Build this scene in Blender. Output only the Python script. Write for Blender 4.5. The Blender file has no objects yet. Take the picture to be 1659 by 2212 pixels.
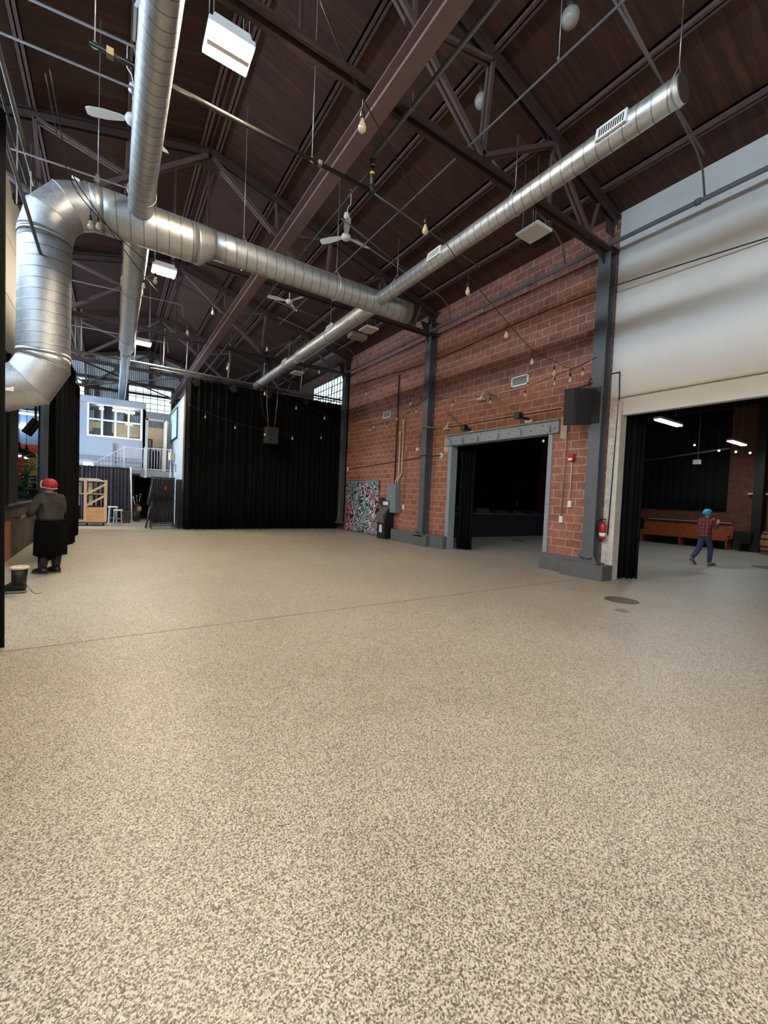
import bpy, math, random
from mathutils import Vector, Matrix
random.seed(7)
PI = math.pi
SC = bpy.context.scene
COL = SC.collection

# ------------------------------------------------------------------ camera
cam_d = bpy.data.cameras.new('camera')
cam_d.sensor_fit = 'HORIZONTAL'; cam_d.sensor_width = 36.0
cam_d.lens = 892.0 / 1659.0 * 36.0
cam_d.clip_start = 0.05; cam_d.clip_end = 200
cam = bpy.data.objects.new('camera', cam_d); COL.objects.link(cam)
_y, _p, _r = math.radians(33.41), math.radians(-1.976), math.radians(2.444)
fw = Vector((math.sin(_y)*math.cos(_p), math.cos(_y)*math.cos(_p), math.sin(_p)))
rt = Vector((math.cos(_y), -math.sin(_y), 0)); up = rt.cross(fw)
r2 = rt*math.cos(_r) + up*math.sin(_r); u2 = -rt*math.sin(_r) + up*math.cos(_r)
M3 = Matrix((r2, u2, -fw)).transposed()
cam.matrix_world = Matrix.Translation((0, 0, 1.62)) @ M3.to_4x4()
SC.camera = cam

# ------------------------------------------------------------------ world, exposure, light strengths
w = bpy.data.worlds.new('world'); SC.world = w; w.use_nodes = True
w.node_tree.nodes['Background'].inputs[0].default_value = (0.55, 0.75, 1.0, 1)
w.node_tree.nodes['Background'].inputs[1].default_value = 1.2
SC.view_settings.view_transform = 'Standard'; SC.view_settings.look = 'None'
SC.view_settings.gamma = 1; SC.view_settings.use_curve_mapping = False
SC.view_settings.exposure = 0.5
SC.cycles.use_denoising = True
SC.cycles.max_bounces = 8; SC.cycles.diffuse_bounces = 4; SC.cycles.glossy_bounces = 4
SC.cycles.sample_clamp_indirect = 6.0
LAMP_WARM = 490.0      # radiance of the high bay lamps
LAMP_SIDE = 60.0       # linear lamps of the side room
FILL_BACK = 1.5        # added unseen panes behind the camera, for cool fill
DAY_FAR = 1.5          # daylit panes of the far gable
DAY_SIDE = 2.5
DAY_STRIP = 26.0       # clerestory strip under the left eave
FILL_STORE = 24.0        # added out-of-view gate panes that brighten the storage area

# ------------------------------------------------------------------ materials
def lin(c):
    return tuple(((v/255)/12.92 if v/255 <= 0.04045 else ((v/255+0.055)/1.055)**2.4) for v in c)
MATS = {}
class NT:
    def __init__(s, name):
        s.m = bpy.data.materials.new(name); s.m.use_nodes = True
        s.t = s.m.node_tree; s.n = s.t.nodes; s.b = s.n['Principled BSDF']
    def add(s, kind, **kw):
        n = s.n.new(kind)
        for k, v in kw.items():
            if k in n.inputs: n.inputs[k].default_value = v
            else: setattr(n, k, v)
        return n
    def link(s, a, b): s.t.links.new(a, b)
    def coords(s, scale=(1, 1, 1), rot=(0, 0, 0), kind='Object'):
        tc = s.add('ShaderNodeTexCoord'); mp = s.add('ShaderNodeMapping')
        mp.inputs['Scale'].default_value = scale; mp.inputs['Rotation'].default_value = rot
        s.link(tc.outputs[kind], mp.inputs['Vector']); return mp.outputs['Vector']
    def noise(s, vec, scale, detail=3, rough=0.55, dist=0.0):
        n = s.add('ShaderNodeTexNoise'); n.inputs['Scale'].default_value = scale
        n.inputs['Detail'].default_value = detail; n.inputs['Roughness'].default_value = rough
        n.inputs['Distortion'].default_value = dist
        s.link(vec, n.inputs['Vector']); return n.outputs['Fac']
    def ramp(s, fac, stops, interp='LINEAR'):
        r = s.add('ShaderNodeValToRGB'); r.color_ramp.interpolation = interp
        e = r.color_ramp.elements
        while len(e) < len(stops): e.new(0.5)
        for i, (p, c) in enumerate(stops):
            e[i].position = p; e[i].color = tuple(c)[:3] + (1,)
        s.link(fac, r.inputs['Fac']); return r.outputs['Color']
    def mix(s, fac, a, b, mode='MIX'):
        n = s.add('ShaderNodeMix', data_type='RGBA', blend_type=mode)
        for i, v in ((0, fac), (6, a), (7, b)):
            if isinstance(v, (int, float)): n.inputs[i].default_value = v
            elif isinstance(v, tuple): n.inputs[i].default_value = tuple(v)[:3] + (1,)
            else: s.link(v, n.inputs[i])
        return n.outputs[2]
    def math(s, op, a, b=0.0):
        n = s.add('ShaderNodeMath', operation=op)
        for i, v in ((0, a), (1, b)):
            if isinstance(v, (int, float)): n.inputs[i].default_value = v
            else: s.link(v, n.inputs[i])
        return n.outputs[0]
    def bump(s, h, strength=0.3, dist=0.01):
        n = s.add('ShaderNodeBump'); n.inputs['Strength'].default_value = strength
        n.inputs['Distance'].default_value = dist
        s.link(h, n.inputs['Height']); s.link(n.outputs['Normal'], s.b.inputs['Normal'])
    def base(s, c): s.link(c, s.b.inputs['Base Color'])

def mat(name, rgb, rough=0.6, metal=0.0, var=0.12, nscale=6.0, bump=0.0, bscale=60.0, emit=None, strength=0.0, spec=0.5, alpha=None, sheen=0.0):
    """simple procedural material: base colour with a noise variation, optional bump"""
    if name in MATS: return MATS[name]
    k = NT(name); c = lin(rgb)
    v = k.coords()
    f = k.noise(v, nscale, 4)
    lo = tuple(x*(1-var) for x in c); hi = tuple(min(1, x*(1+var)) for x in c)
    k.base(k.ramp(f, [(0.3, lo), (0.7, hi)]))
    k.b.inputs['Roughness'].default_value = rough
    k.b.inputs['Metallic'].default_value = metal
    k.b.inputs['Specular IOR Level'].default_value = spec
    if sheen: k.b.inputs['Sheen Weight'].default_value = sheen
    if bump: k.bump(k.noise(v, bscale, 3), bump, 0.004)
    if emit:
        k.b.inputs['Emission Color'].default_value = tuple(emit) + (1,)
        k.b.inputs['Emission Strength'].default_value = strength
    MATS[name] = k.m; return k.m

def m_floor():
    k = NT('speckled epoxy floor'); v = k.coords()
    f1 = k.noise(v, 118, 3, 0.7); f2 = k.noise(v, 210, 2, 0.6); f3 = k.noise(v, 0.5, 4, 0.6); f4 = k.noise(v, 2.5, 3)
    vo = k.add('ShaderNodeTexVoronoi'); vo.inputs['Scale'].default_value = 165; k.link(v, vo.inputs['Vector'])
    sp = k.add('ShaderNodeSeparateColor'); k.link(vo.outputs['Color'], sp.inputs[0])
    f1 = k.math('ADD', k.math('MULTIPLY', sp.outputs[0], 0.30), k.math('MULTIPLY', f1, 0.70))
    c = k.ramp(f1, [(0.36, lin((90, 82, 76))), (0.45, lin((146, 137, 126))), (0.52, lin((190, 182, 168))), (0.64, lin((220, 213, 200)))])
    c2 = k.ramp(f2, [(0.36, lin((70, 60, 50))), (0.43, (1, 1, 1)), (0.6, (1, 1, 1)), (0.68, (1.0, 1.0, 1.0))])
    c = k.mix(0.5, c, c2, 'MULTIPLY')
    c3 = k.ramp(f3, [(0.3, (0.84, 0.83, 0.81)), (0.7, (1, 1, 1))])
    c = k.mix(1.0, c, c3, 'MULTIPLY')
    c4 = k.ramp(f4, [(0.35, (0.93, 0.93, 0.92)), (0.6, (1, 1, 1))])
    c = k.mix(1.0, c, c4, 'MULTIPLY')
    k.base(c)
    k.link(k.ramp(f4, [(0.3, (0.36,)*3), (0.7, (0.5,)*3)]), k.b.inputs['Roughness'])
    k.bump(f1, 0.25, 0.004)
    return k.m
def m_block(name, c1, c2, mortar, bw=0.4, bh=0.2, stain=True, rough=0.75, ms=0.012, axis='x'):
    k = NT(name)
    rot = (0, 0, 0)
    tc = k.add('ShaderNodeTexCoord'); sep = k.add('ShaderNodeSeparateXYZ'); cmb = k.add('ShaderNodeCombineXYZ')
    k.link(tc.outputs['Object'], sep.inputs[0])
    k.link(sep.outputs[1 if axis == 'x' else 0], cmb.inputs[0]); k.link(sep.outputs[2], cmb.inputs[1])
    br = k.add('ShaderNodeTexBrick'); br.offset = 0.5
    br.inputs['Scale'].default_value = 1.0; br.inputs['Brick Width'].default_value = bw; br.inputs['Row Height'].default_value = bh
    br.inputs['Mortar Size'].default_value = ms; br.inputs['Mortar Smooth'].default_value = 0.3; br.inputs['Bias'].default_value = -0.2
    br.inputs['Color1'].default_value = lin(c1) + (1,); br.inputs['Color2'].default_value = lin(c2) + (1,)
    br.inputs['Mortar'].default_value = lin(mortar) + (1,)
    k.link(cmb.outputs[0], br.inputs['Vector'])
    v = k.coords()
    f = k.noise(v, 9, 5, 0.65); g = k.noise(v, 0.7, 5, 0.6)
    c = k.mix(1.0, br.outputs['Color'], k.ramp(f, [(0.3, (0.72, 0.7, 0.7)), (0.7, (1.12, 1.1, 1.08))]), 'MULTIPLY')
    if stain:
        c = k.mix(k.ramp(g, [(0.62, (0, 0, 0)), (0.78, (0.35,)*3)]), c, lin((150, 118, 100)))
    k.base(c); k.b.inputs['Roughness'].default_value = rough
    h = k.math('ADD', k.math('MULTIPLY', br.outputs['Fac'], -1.0), k.math('MULTIPLY', k.noise(v, 60, 3), 0.35))
    k.bump(h, 0.5, 0.008)
    return k.m
def m_roof():
    k = NT('dark stained roof boards')
    v = k.coords()
    sep = k.add('ShaderNodeSeparateXYZ'); k.link(v, sep.inputs[0])
    x = sep.outputs[0]
    x = sep.outputs[1]
    fr = k.math('FRACT', k.math('MULTIPLY', x, 6.5))
    groove = k.ramp(fr, [(0.0, (0.35,)*3), (0.06, (1, 1, 1)), (0.94, (1, 1, 1)), (1.0, (0.35,)*3)])
    row = k.math('FLOOR', k.math('MULTIPLY', x, 6.5))
    wn = k.add('ShaderNodeTexWhiteNoise', noise_dimensions='1D'); k.link(row, wn.inputs['W'])
    vv = k.coords((0.8, 9, 0.8))
    f = k.noise(vv, 1.4, 6, 0.7)
    c = k.ramp(f, [(0.28, lin((40, 19, 12))), (0.5, lin((62, 32, 22))), (0.75, lin((88, 51, 37)))])
    c = k.mix(1.0, c, k.ramp(wn.outputs['Value'], [(0, (0.7,)*3), (1, (1.1,)*3)]), 'MULTIPLY')
    c = k.mix(1.0, c, groove, 'MULTIPLY')
    k.base(c); k.b.inputs['Roughness'].default_value = 0.7
    return k.m
def m_galv(name='galvanised sheet', tone=208, rough=0.42):
    k = NT(name); v = k.coords()
    vo = k.add('ShaderNodeTexVoronoi'); vo.inputs['Scale'].default_value = 28; k.link(v, vo.inputs['Vector'])
    f = k.noise(v, 3, 4)
    c = k.mix(0.25, k.ramp(f, [(0.3, lin((tone-24,)*3)), (0.7, lin((tone, tone+2, tone+3)))]), k.ramp(vo.outputs['Color'], [(0, lin((tone-45,)*3)), (1, lin((tone+20,)*3))]))
    k.base(c); k.b.inputs['Metallic'].default_value = 0.86
    k.link(k.ramp(vo.outputs['Color'], [(0, (rough-0.05,)*3), (1, (rough+0.1,)*3)]), k.b.inputs['Roughness'])
    return k.m
def m_drape(name, rgb, rough=0.9):
    k = NT(name); v = k.coords(); f = k.noise(v, 5, 4); c = lin(rgb)
    k.base(k.ramp(f, [(0.3, tuple(x*0.75 for x in c)), (0.7, tuple(x*1.3 for x in c))]))
    k.b.inputs['Roughness'].default_value = rough; k.b.inputs['Specular IOR Level'].default_value = 0.15
    k.bump(k.noise(v, 220, 2), 0.2, 0.002); return k.m
def m_corr():
    k = NT('corrugated metal siding'); v = k.coords(); sep = k.add('ShaderNodeSeparateXYZ'); k.link(v, sep.inputs[0])
    s_ = k.math('SINE', k.math('MULTIPLY', sep.outputs[0], 62.0))
    f = k.noise(v, 2, 4)
    c = k.mix(1.0, k.ramp(s_, [(0.0, (0.55,)*3), (0.6, (1, 1, 1))]), k.ramp(f, [(0.3, lin((170, 172, 174))), (0.7, lin((214, 216, 216)))]), 'MULTIPLY')
    k.base(c); k.b.inputs['Roughness'].default_value = 0.5; k.bump(s_, 0.6, 0.02); return k.m
def m_wood(name, c1, c2, sc=(1, 1, 8), rough=0.5):
    k = NT(name); v = k.coords(sc); f = k.noise(v, 3, 5, 0.6, 0.6)
    k.base(k.ramp(f, [(0.3, lin(c1)), (0.7, lin(c2))])); k.b.inputs['Roughness'].default_value = rough; return k.m
def m_pane(name, rgb, strength, scrib=0.12):
    """daylit translucent window panel"""
    k = NT(name); v = k.coords(); f = k.noise(v, 4.0, 5, 0.7, 1.5)
    c = k.ramp(f, [(0.3, tuple(x*(1-scrib*2) for x in rgb)), (0.6, rgb)])
    k.link(c, k.b.inputs['Emission Color']); k.b.inputs['Emission Strength'].default_value = strength
    k.base(k.ramp(f, [(0, (0.5,)*3), (1, (0.8,)*3)])); k.b.inputs['Roughness'].default_value = 0.3; return k.m
def m_glass(name='clear glass'):
    k = NT(name); t = k.add('ShaderNodeBsdfTransparent'); g = k.add('ShaderNodeBsdfGlossy'); g.inputs['Roughness'].default_value = 0.03
    fr = k.add('ShaderNodeFresnel'); fr.inputs['IOR'].default_value = 1.35
    mx = k.add('ShaderNodeMixShader'); f = k.noise(k.coords(), 3, 2)
    k.link(k.ramp(f, [(0, (0.93, 0.97, 1.0)), (1, (0.97, 1, 1))]), t.inputs[0])
    k.link(fr.outputs[0], mx.inputs[0]); k.link(t.outputs[0], mx.inputs[1]); k.link(g.outputs[0], mx.inputs[2])
    k.link(mx.outputs[0], k.n['Material Output'].inputs['Surface']); return k.m
def m_graffiti():
    k = NT('swirling painted mural board'); v = k.coords()
    f = k.noise(v, 2.0, 2, 0.4, 1.2)
    s_ = k.math('SINE', k.math('MULTIPLY', f, 62.0))
    line = k.ramp(k.math('ADD', k.math('MULTIPLY', s_, 0.5), 0.5), [(0.5, lin((10, 10, 16))), (0.62, (1, 1, 1))])
    h = k.noise(v, 1.1, 2, 0.5, 0.8)
    hue = k.ramp(h, [(0.36, lin((90, 190, 185))), (0.46, lin((196, 196, 205))), (0.56, lin((205, 190, 205))), (0.66, lin((205, 120, 160)))])
    k.base(k.mix(1.0, line, hue, 'MULTIPLY')); k.b.inputs['Roughness'].default_value = 0.5; return k.m
def m_plaid():
    k = NT('red plaid flannel'); v = k.coords(); sep = k.add('ShaderNodeSeparateXYZ'); k.link(v, sep.inputs[0])
    a = k.math('FRACT', k.math('MULTIPLY', k.math('ADD', sep.outputs[0], k.math('MULTIPLY', sep.outputs[1], 0.6)), 9.0)); b = k.math('FRACT', k.math('MULTIPLY', sep.outputs[2], 9.0))
    ca = k.ramp(a, [(0.0, lin((150, 60, 55))), (0.5, lin((60, 22, 24))), (0.62, lin((190, 150, 145))), (0.72, lin((70, 25, 25)))], 'CONSTANT')
    cb = k.ramp(b, [(0.0, (1, 1, 1)), (0.45, (0.45,)*3), (0.6, (1.2,)*3), (0.7, (0.5,)*3)], 'CONSTANT')
    k.base(k.mix(1.0, ca, cb, 'MULTIPLY')); k.b.inputs['Roughness'].default_value = 0.9; return k.m
def m_corner(name, c1, c2, sc, rough=0.7):
    k = NT(name); v = k.coords(); f = k.noise(v, sc, 5, 0.65, 0.5)
    k.base(k.ramp(f, [(0.35, lin(c1)), (0.65, lin(c2))])); k.b.inputs['Roughness'].default_value = rough; return k.m

FLOOR = m_floor()
BRICK = m_block('painted red block wall', (158, 104, 86), (128, 84, 72), (188, 152, 136))
BRICKE = m_block('old brick wall', (128, 80, 58), (96, 60, 46), (132, 96, 74), 0.2, 0.075, True, 0.85, 0.008)
WHITEB = m_block('white painted block wall', (214, 208, 198), (206, 200, 190), (186, 180, 170), 0.4, 0.2, False, 0.6, 0.006)
GREYB = m_block('pale grey block wall', (178, 186, 196), (170, 178, 190), (150, 158, 170), 0.4, 0.2, False, 0.7, 0.006)
ROOF = m_roof()
GALV = m_galv(); GALV2 = m_galv('dull galvanised sheet', 198, 0.4)
def m_spiral(name, axis, pitch, cu=0.0, cv=0.0, tone=208, rough=0.42):
    """galvanised sheet with a rolled helical seam around the given local axis"""
    m_galv(name, tone, rough); m = bpy.data.materials[name]; k = NT.__new__(NT); k.m = m; k.t = m.node_tree; k.n = k.t.nodes; k.b = k.n['Principled BSDF']
    tc = k.add('ShaderNodeTexCoord'); sep = k.add('ShaderNodeSeparateXYZ'); k.link(tc.outputs['Object'], sep.inputs[0])
    o = [sep.outputs[i] for i in range(3)]; a = o.pop(axis)
    ang = k.math('MULTIPLY', k.math('ARCTAN2', k.math('SUBTRACT', o[0], cu), k.math('SUBTRACT', o[1], cv)), 1/(2*PI))
    fr = k.math('FRACT', k.math('ADD', k.math('MULTIPLY', a, 1.0/pitch), ang))
    ln = k.ramp(fr, [(0.0, (0.3,)*3), (0.05, (0.45,)*3), (0.09, (1, 1, 1)), (1.0, (1, 1, 1))])
    old = k.b.inputs['Base Color'].links[0].from_socket
    k.base(k.mix(1.0, old, ln, 'MULTIPLY'))
    k.bump(k.ramp(fr, [(0.0, (1, 1, 1)), (0.06, (0.6,)*3), (0.12, (0, 0, 0)), (1.0, (0, 0, 0))]), 0.35, 0.006)
    return m
SPY = m_spiral('spiral seam sheet', 1, 0.16); SPX = m_spiral('spiral seam sheet across', 0, 0.19, 0, 0, 198, 0.45); SPZ = m_spiral('spiral seam sheet upright', 2, 0.16, -2.93, 0, 190, 0.45)
CORR = m_corr()
WHITE = mat('white drywall', (214, 211, 207), 0.6, var=0.03, nscale=1.2)
LEFTW = mat('off white panel wall', (196, 192, 184), 0.65, var=0.05, nscale=1.0)
STEELBR = mat('maroon painted steel', (92, 70, 68), 0.6, var=0.15)
STEELDK = mat('dark maroon painted steel', (60, 43, 41), 0.6, var=0.2)
STEELGR = mat('slate grey painted steel', (88, 90, 96), 0.5, var=0.08)
CURB = mat('slate grey painted concrete', (92, 92, 94), 0.7, var=0.08, bump=0.2)
FRAMEGR = mat('blue grey painted steel', (138, 146, 154), 0.5, var=0.08)
PIPEGR = mat('grey iron pipe', (104, 106, 108), 0.65, 0.3, var=0.1)
PIPEDK = mat('black iron pipe', (44, 42, 42), 0.45, 0.3, var=0.15)
PIPEBR = mat('brown painted pipe', (104, 84, 76), 0.5, var=0.1)
ROD = mat('zinc threaded rod', (172, 172, 174), 0.4, 0.6)
DRAPE = m_drape('black velour', (11, 11, 13)); DRAPE2 = m_drape('charcoal cotton drape', (52, 50, 60))
HANG = mat('pale galvanised pole', (176, 178, 182), .45, .3)
BLACK = mat('black powder coat', (20, 20, 22), 0.45); BLACKR = mat('matt black paint', (12, 12, 13), 0.9)
BLKPLY = mat('black stage skirt cloth', (16, 17, 20), 0.9)
DKWALL = mat('charcoal painted wall', (44, 46, 52), 0.8)
GREYWALL = mat('blue grey office wall', (152, 160, 174), 0.6, var=0.03, nscale=1)
GREYTRIM = mat('mid grey trim', (120, 124, 134), 0.6)
WHITEM = mat('white enamel metal', (228, 230, 230), 0.35, var=0.02)
WHITEP = mat('white plastic', (225, 224, 218), 0.4, var=0.03)
CONDW = mat('cream painted conduit', (206, 178, 160), 0.4, var=0.05)
CONDR = mat('conduit painted to match the wall', (158, 112, 94), 0.5, var=0.08)
CHROME = mat('chrome', (200, 200, 200), 0.15, 1.0)
GREYBOX = mat('grey enamel box', (120, 130, 136), 0.5, var=0.04)
RED = mat('fire red enamel', (170, 26, 22), 0.35)
YELLOW = mat('yellow tape', (214, 186, 40), 0.5)
LENS = mat('lit warm lamp lens', (255, 240, 210), 0.3, emit=(1.0, 0.84, 0.62), strength=LAMP_WARM)
LENSW = mat('lit linear lamp lens', (240, 245, 255), 0.3, emit=(0.86, 0.94, 1.0), strength=LAMP_SIDE)
LENSO = mat('prismatic lens, off', (196, 196, 190), 0.35, var=0.1, nscale=30)
GLASSY = m_glass(); BULBG = mat('amber clear bulb', (172, 156, 128), 0.05, 0.0, spec=1.0, emit=(1, 0.85, 0.6), strength=0.06)
FILLB = m_pane('back fill pane', (0.62, 0.82, 1.0), FILL_BACK, 0.0)
DAYF = m_pane('daylit gable pane', (0.72, 0.92, 1.0), DAY_FAR, 0.25)
DAYT = m_pane('daylit clerestory pane', (0.60, 0.80, 1.0), DAY_STRIP, 0.0)
FILLW = m_pane('storage fill pane', (0.66, 0.84, 1.0), FILL_STORE, 0.0)
DAYS = m_pane('daylit side pane', (0.66, 0.95, 1.0), DAY_SIDE, 0.1)
PLY = m_wood('pale plywood', (196, 146, 98), (226, 182, 134), (1, 1, 10))
PINE = m_wood('pine strut', (206, 170, 136), (228, 196, 164), (2, 2, 6))
PEW = m_wood('varnished orange pew wood', (146, 70, 40), (186, 96, 58), (4, 1, 4))
DARKWOOD = m_wood('dark stained bar wood', (52, 44, 38), (84, 72, 62), (4, 1, 1))
SKIN = mat('skin', (190, 140, 116), 0.55, var=0.05)

# ------------------------------------------------------------------ mesh helpers
class MB:
    def __init__(s): s.v = []; s.f = []; s.sm = []; s.mi = []
    def _add(s, vs, fs, smooth=False, mi=0):
        o = len(s.v); s.v += [tuple(p) for p in vs]
        for f in fs: s.f.append([i+o for i in f]); s.sm.append(smooth); s.mi.append(mi)
        return s
    def box(s, x0, x1, y0, y1, z0, z1, mi=0):
        v = [(x, y, z) for z in (z0, z1) for y in (y0, y1) for x in (x0, x1)]
        return s._add(v, [(0, 2, 3, 1), (4, 5, 7, 6), (0, 1, 5, 4), (2, 6, 7, 3), (0, 4, 6, 2), (1, 3, 7, 5)], False, mi)
    def obox(s, c, ax, ay, az, mi=0):
        """box centred c with half axis vectors"""
        c, ax, ay, az = Vector(c), Vector(ax), Vector(ay), Vector(az)
        v = [c + i*ax + j*ay + k*az for k in (-1, 1) for j in (-1, 1) for i in (-1, 1)]
        return s._add(v, [(0, 2, 3, 1), (4, 5, 7, 6), (0, 1, 5, 4), (2, 6, 7, 3), (0, 4, 6, 2), (1, 3, 7, 5)], False, mi)
    def bar(s, p, q, w, h, upv=(0, 0, 1), mi=0):
        p, q = Vector(p), Vector(q); d = (q-p).normalized(); u = Vector(upv)
        a = d.cross(u)
        if a.length < 1e-4: a = d.cross(Vector((1, 0, 0)))
        a.normalize(); b = a.cross(d).normalized()
        return s.obox((p+q)/2, (q-p)/2, a*w/2, b*h/2, mi)
    def rings(s, rings, close=True, cap=True, smooth=True, mi=0):
        n = len(rings[0]); o = len(s.v)
        for r in rings: s.v += [tuple(p) for p in r]
        for i in range(len(rings)-1):
            for j in range(n if close else n-1):
                a = o+i*n+j; b = o+i*n+(j+1) % n
                s.f.append([a, b, b+n, a+n]); s.sm.append(smooth); s.mi.append(mi)
        if cap:
            s.f.append([o+j for j in range(n)][::-1]); s.sm.append(False); s.mi.append(mi)
            s.f.append([o+(len(rings)-1)*n+j for j in range(n)]); s.sm.append(False); s.mi.append(mi)
        return s
    def cyl(s, p, q, r, n=10, r2=None, cap=True, mi=0):
        p, q = Vector(p), Vector(q); d = (q-p).normalized()
        a = d.cross(Vector((0, 0, 1)));
        if a.length < 1e-3: a = d.cross(Vector((1, 0, 0)))
        a.normalize(); b = d.cross(a); r2 = r if r2 is None else r2
        R = lambda c, rr: [c + (a*math.cos(t*2*PI/n) + b*math.sin(t*2*PI/n))*rr for t in range(n)]
        return s.rings([R(p, r), R(q, r2)], cap=cap, mi=mi)
    def tube(s, path, r, n=8, smooth=True, cap=True, gore=False, mi=0):
        """mitred tube along a path; r may be a list"""
        P = [Vector(p) for p in path]; rr = r if isinstance(r, (list, tuple)) else [r]*len(P)
        d0 = (P[1]-P[0]).normalized(); a = d0.cross(Vector((0, 0, 1)))
        if a.length < 1e-3: a = d0.cross(Vector((1, 0, 0)))
        a.normalize(); b = d0.cross(a).normalized(); base = [a*math.cos(t*2*PI/n)+b*math.sin(t*2*PI/n) for t in range(n)]
        out = []
        prev = d0
        for i, p in enumerate(P):
            if i == 0: out.append([p + v*rr[0] for v in base]); continue
            din = (P[i]-P[i-1]).normalized()
            if (din-prev).length > 1e-6:
                q = prev.rotation_difference(din); base = [q @ v for v in base]; prev = din
            if i < len(P)-1:
                do = (P[i+1]-P[i]).normalized(); nb = (din+do)
                nb = nb.normalized() if nb.length > 1e-6 else din
                ring = []
                for v in base:
                    k = -(v*rr[i]).dot(nb)/max(0.2, din.dot(nb)); ring.append(p + v*rr[i] + din*k)
                out.append(ring)
            else: out.append([p + v*rr[i] for v in base])
        if gore:
            for i in range(len(out)-1): s.rings([out[i], out[i+1]], cap=cap and i in (0, len(out)-2), smooth=smooth, mi=mi)
            for ring in out[1:-1]:
                cc = sum(ring, Vector())/len(ring); s.tube([cc+(q-cc)*1.004 for q in ring]+[cc+(ring[0]-cc)*1.004], .006, 5, cap=False)
            return s
        return s.rings(out, cap=cap, smooth=smooth, mi=mi)
    def lathe(s, c, prof, n=16, axis=(0, 0, 1), mi=0):
        """prof: (radius, offset along axis)"""
        c = Vector(c); d = Vector(axis).normalized(); a = d.cross(Vector((1, 0, 0)))
        if a.length < 1e-3: a = d.cross(Vector((0, 1, 0)))
        a.normalize(); b = d.cross(a)
        return s.rings([[c + d*h + (a*math.cos(t*2*PI/n)+b*math.sin(t*2*PI/n))*max(r, 1e-4) for t in range(n)] for r, h in prof], mi=mi)
    def prism(s, pts, d, smooth=False, mi=0):
        """polygon pts (3D) extruded by vector d"""
        d = Vector(d); P = [Vector(p) for p in pts]; n = len(P)
        fs = [list(range(n))[::-1], [i+n for i in range(n)]] + [[i, (i+1) % n, (i+1) % n+n, i+n] for i in range(n)]
        return s._add(P + [p+d for p in P], fs, smooth, mi)
    def quad(s, a, b, c, d, mi=0): return s._add([a, b, c, d], [(0, 1, 2, 3)], False, mi)
    def ball(s, c, r, n=12, sc=(1, 1, 1), mi=0):
        c = Vector(c); m = max(6, n//2)
        R = [[(c.x+r*sc[0]*math.sin(PI*i/m)*math.cos(2*PI*j/n), c.y+r*sc[1]*math.sin(PI*i/m)*math.sin(2*PI*j/n), c.z+r*sc[2]*math.cos(PI*i/m)) for j in range(n)] for i in [0.02]+list(range(1, m))+[m-0.02]]
        return s.rings(R, mi=mi)

ORG = {}
def tag(o, label=None, cat=None, group=None, kind=None):
    if label: o['label'] = label
    if cat: o['category'] = cat
    if group: o['group'] = group
    if kind: o['kind'] = kind
    return o
def thing(name, label, cat, loc=(0, 0, 0), rotz=0.0, group=None):
    o = bpy.data.objects.new(name, None); COL.objects.link(o); o.empty_display_size = 0.2
    o.location = loc; o.rotation_euler = (0, 0, rotz); return tag(o, label, cat, group)
def obj(name, mb, m, parent=None, local=False, label=None, bevel=0.0, kind=None):
    """link the builder's mesh as one object; world coordinates unless local"""
    me = bpy.data.meshes.new(name)
    vs = mb.v
    if parent is not None and not local:
        root = parent
        while root.parent: root = root.parent
        inv = (Matrix.Translation(root.location) @ Matrix.Rotation(root.rotation_euler[2], 4, 'Z')).inverted()
        vs = [tuple(inv @ Vector(p)) for p in vs]
    me.from_pydata(vs, [], mb.f); me.update()
    me.polygons.foreach_set('use_smooth', mb.sm); me.polygons.foreach_set('material_index', mb.mi)
    for mm in (m if isinstance(m, (list, tuple)) else [m]): me.materials.append(mm)
    o = bpy.data.objects.new(name, me); COL.objects.link(o)
    if parent is not None: o.parent = parent
    if label: o['label'] = label
    if kind: o['kind'] = kind
    if bevel:
        b = o.modifiers.new('bevel', 'BEVEL'); b.width = bevel; b.segments = 2; b.limit_method = 'ANGLE'
    return o
def struct(name, mb, m, parent=None, bevel=0.0):
    o = obj(name, mb, m, parent, bevel=bevel)
    if parent is None: o['kind'] = 'structure'
    return o
def solo(name, mb, m, label, cat, group=None, bevel=0.0):
    """a thing that is a single mesh, its origin moved to its base"""
    xs, ys, zs = zip(*mb.v); c = Vector(((min(xs)+max(xs))/2, (min(ys)+max(ys))/2, min(zs)))
    mb.v = [tuple(Vector(p)-c) for p in mb.v]
    o = obj(name, mb, m, bevel=bevel); o.location = c
    return tag(o, label, cat, group)
def dup(root, loc, rotz=None, label=None, group=None):
    r = root.copy(); COL.objects.link(r); r.location = loc
    if rotz is not None: r.rotation_euler = (0, 0, rotz)
    if label: r['label'] = label
    if group: r['group'] = group
    for ch in list(root.children):
        c = ch.copy(); COL.objects.link(c); c.parent = r
        for g in list(ch.children):
            d = g.copy(); COL.objects.link(d); d.parent = c
    return r
def lerp(a, b, t): return tuple(a[i]+(b[i]-a[i])*t for i in range(len(a)))
def smooth_path(P, n=8):
    """Catmull-Rom through the points"""
    P = [Vector(p) for p in P]; Q = [P[0]*2-P[1]] + P + [P[-1]*2-P[-2]]; out = []
    for i in range(1, len(Q)-2):
        for k in range(n):
            t = k/n; a, b, c, d = Q[i-1], Q[i], Q[i+1], Q[i+2]
            out.append(0.5*((2*b)+(c-a)*t+(2*a-5*b+4*c-d)*t*t+(3*b-a-3*c+d)*t**3))
    return out + [P[-1]]
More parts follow.
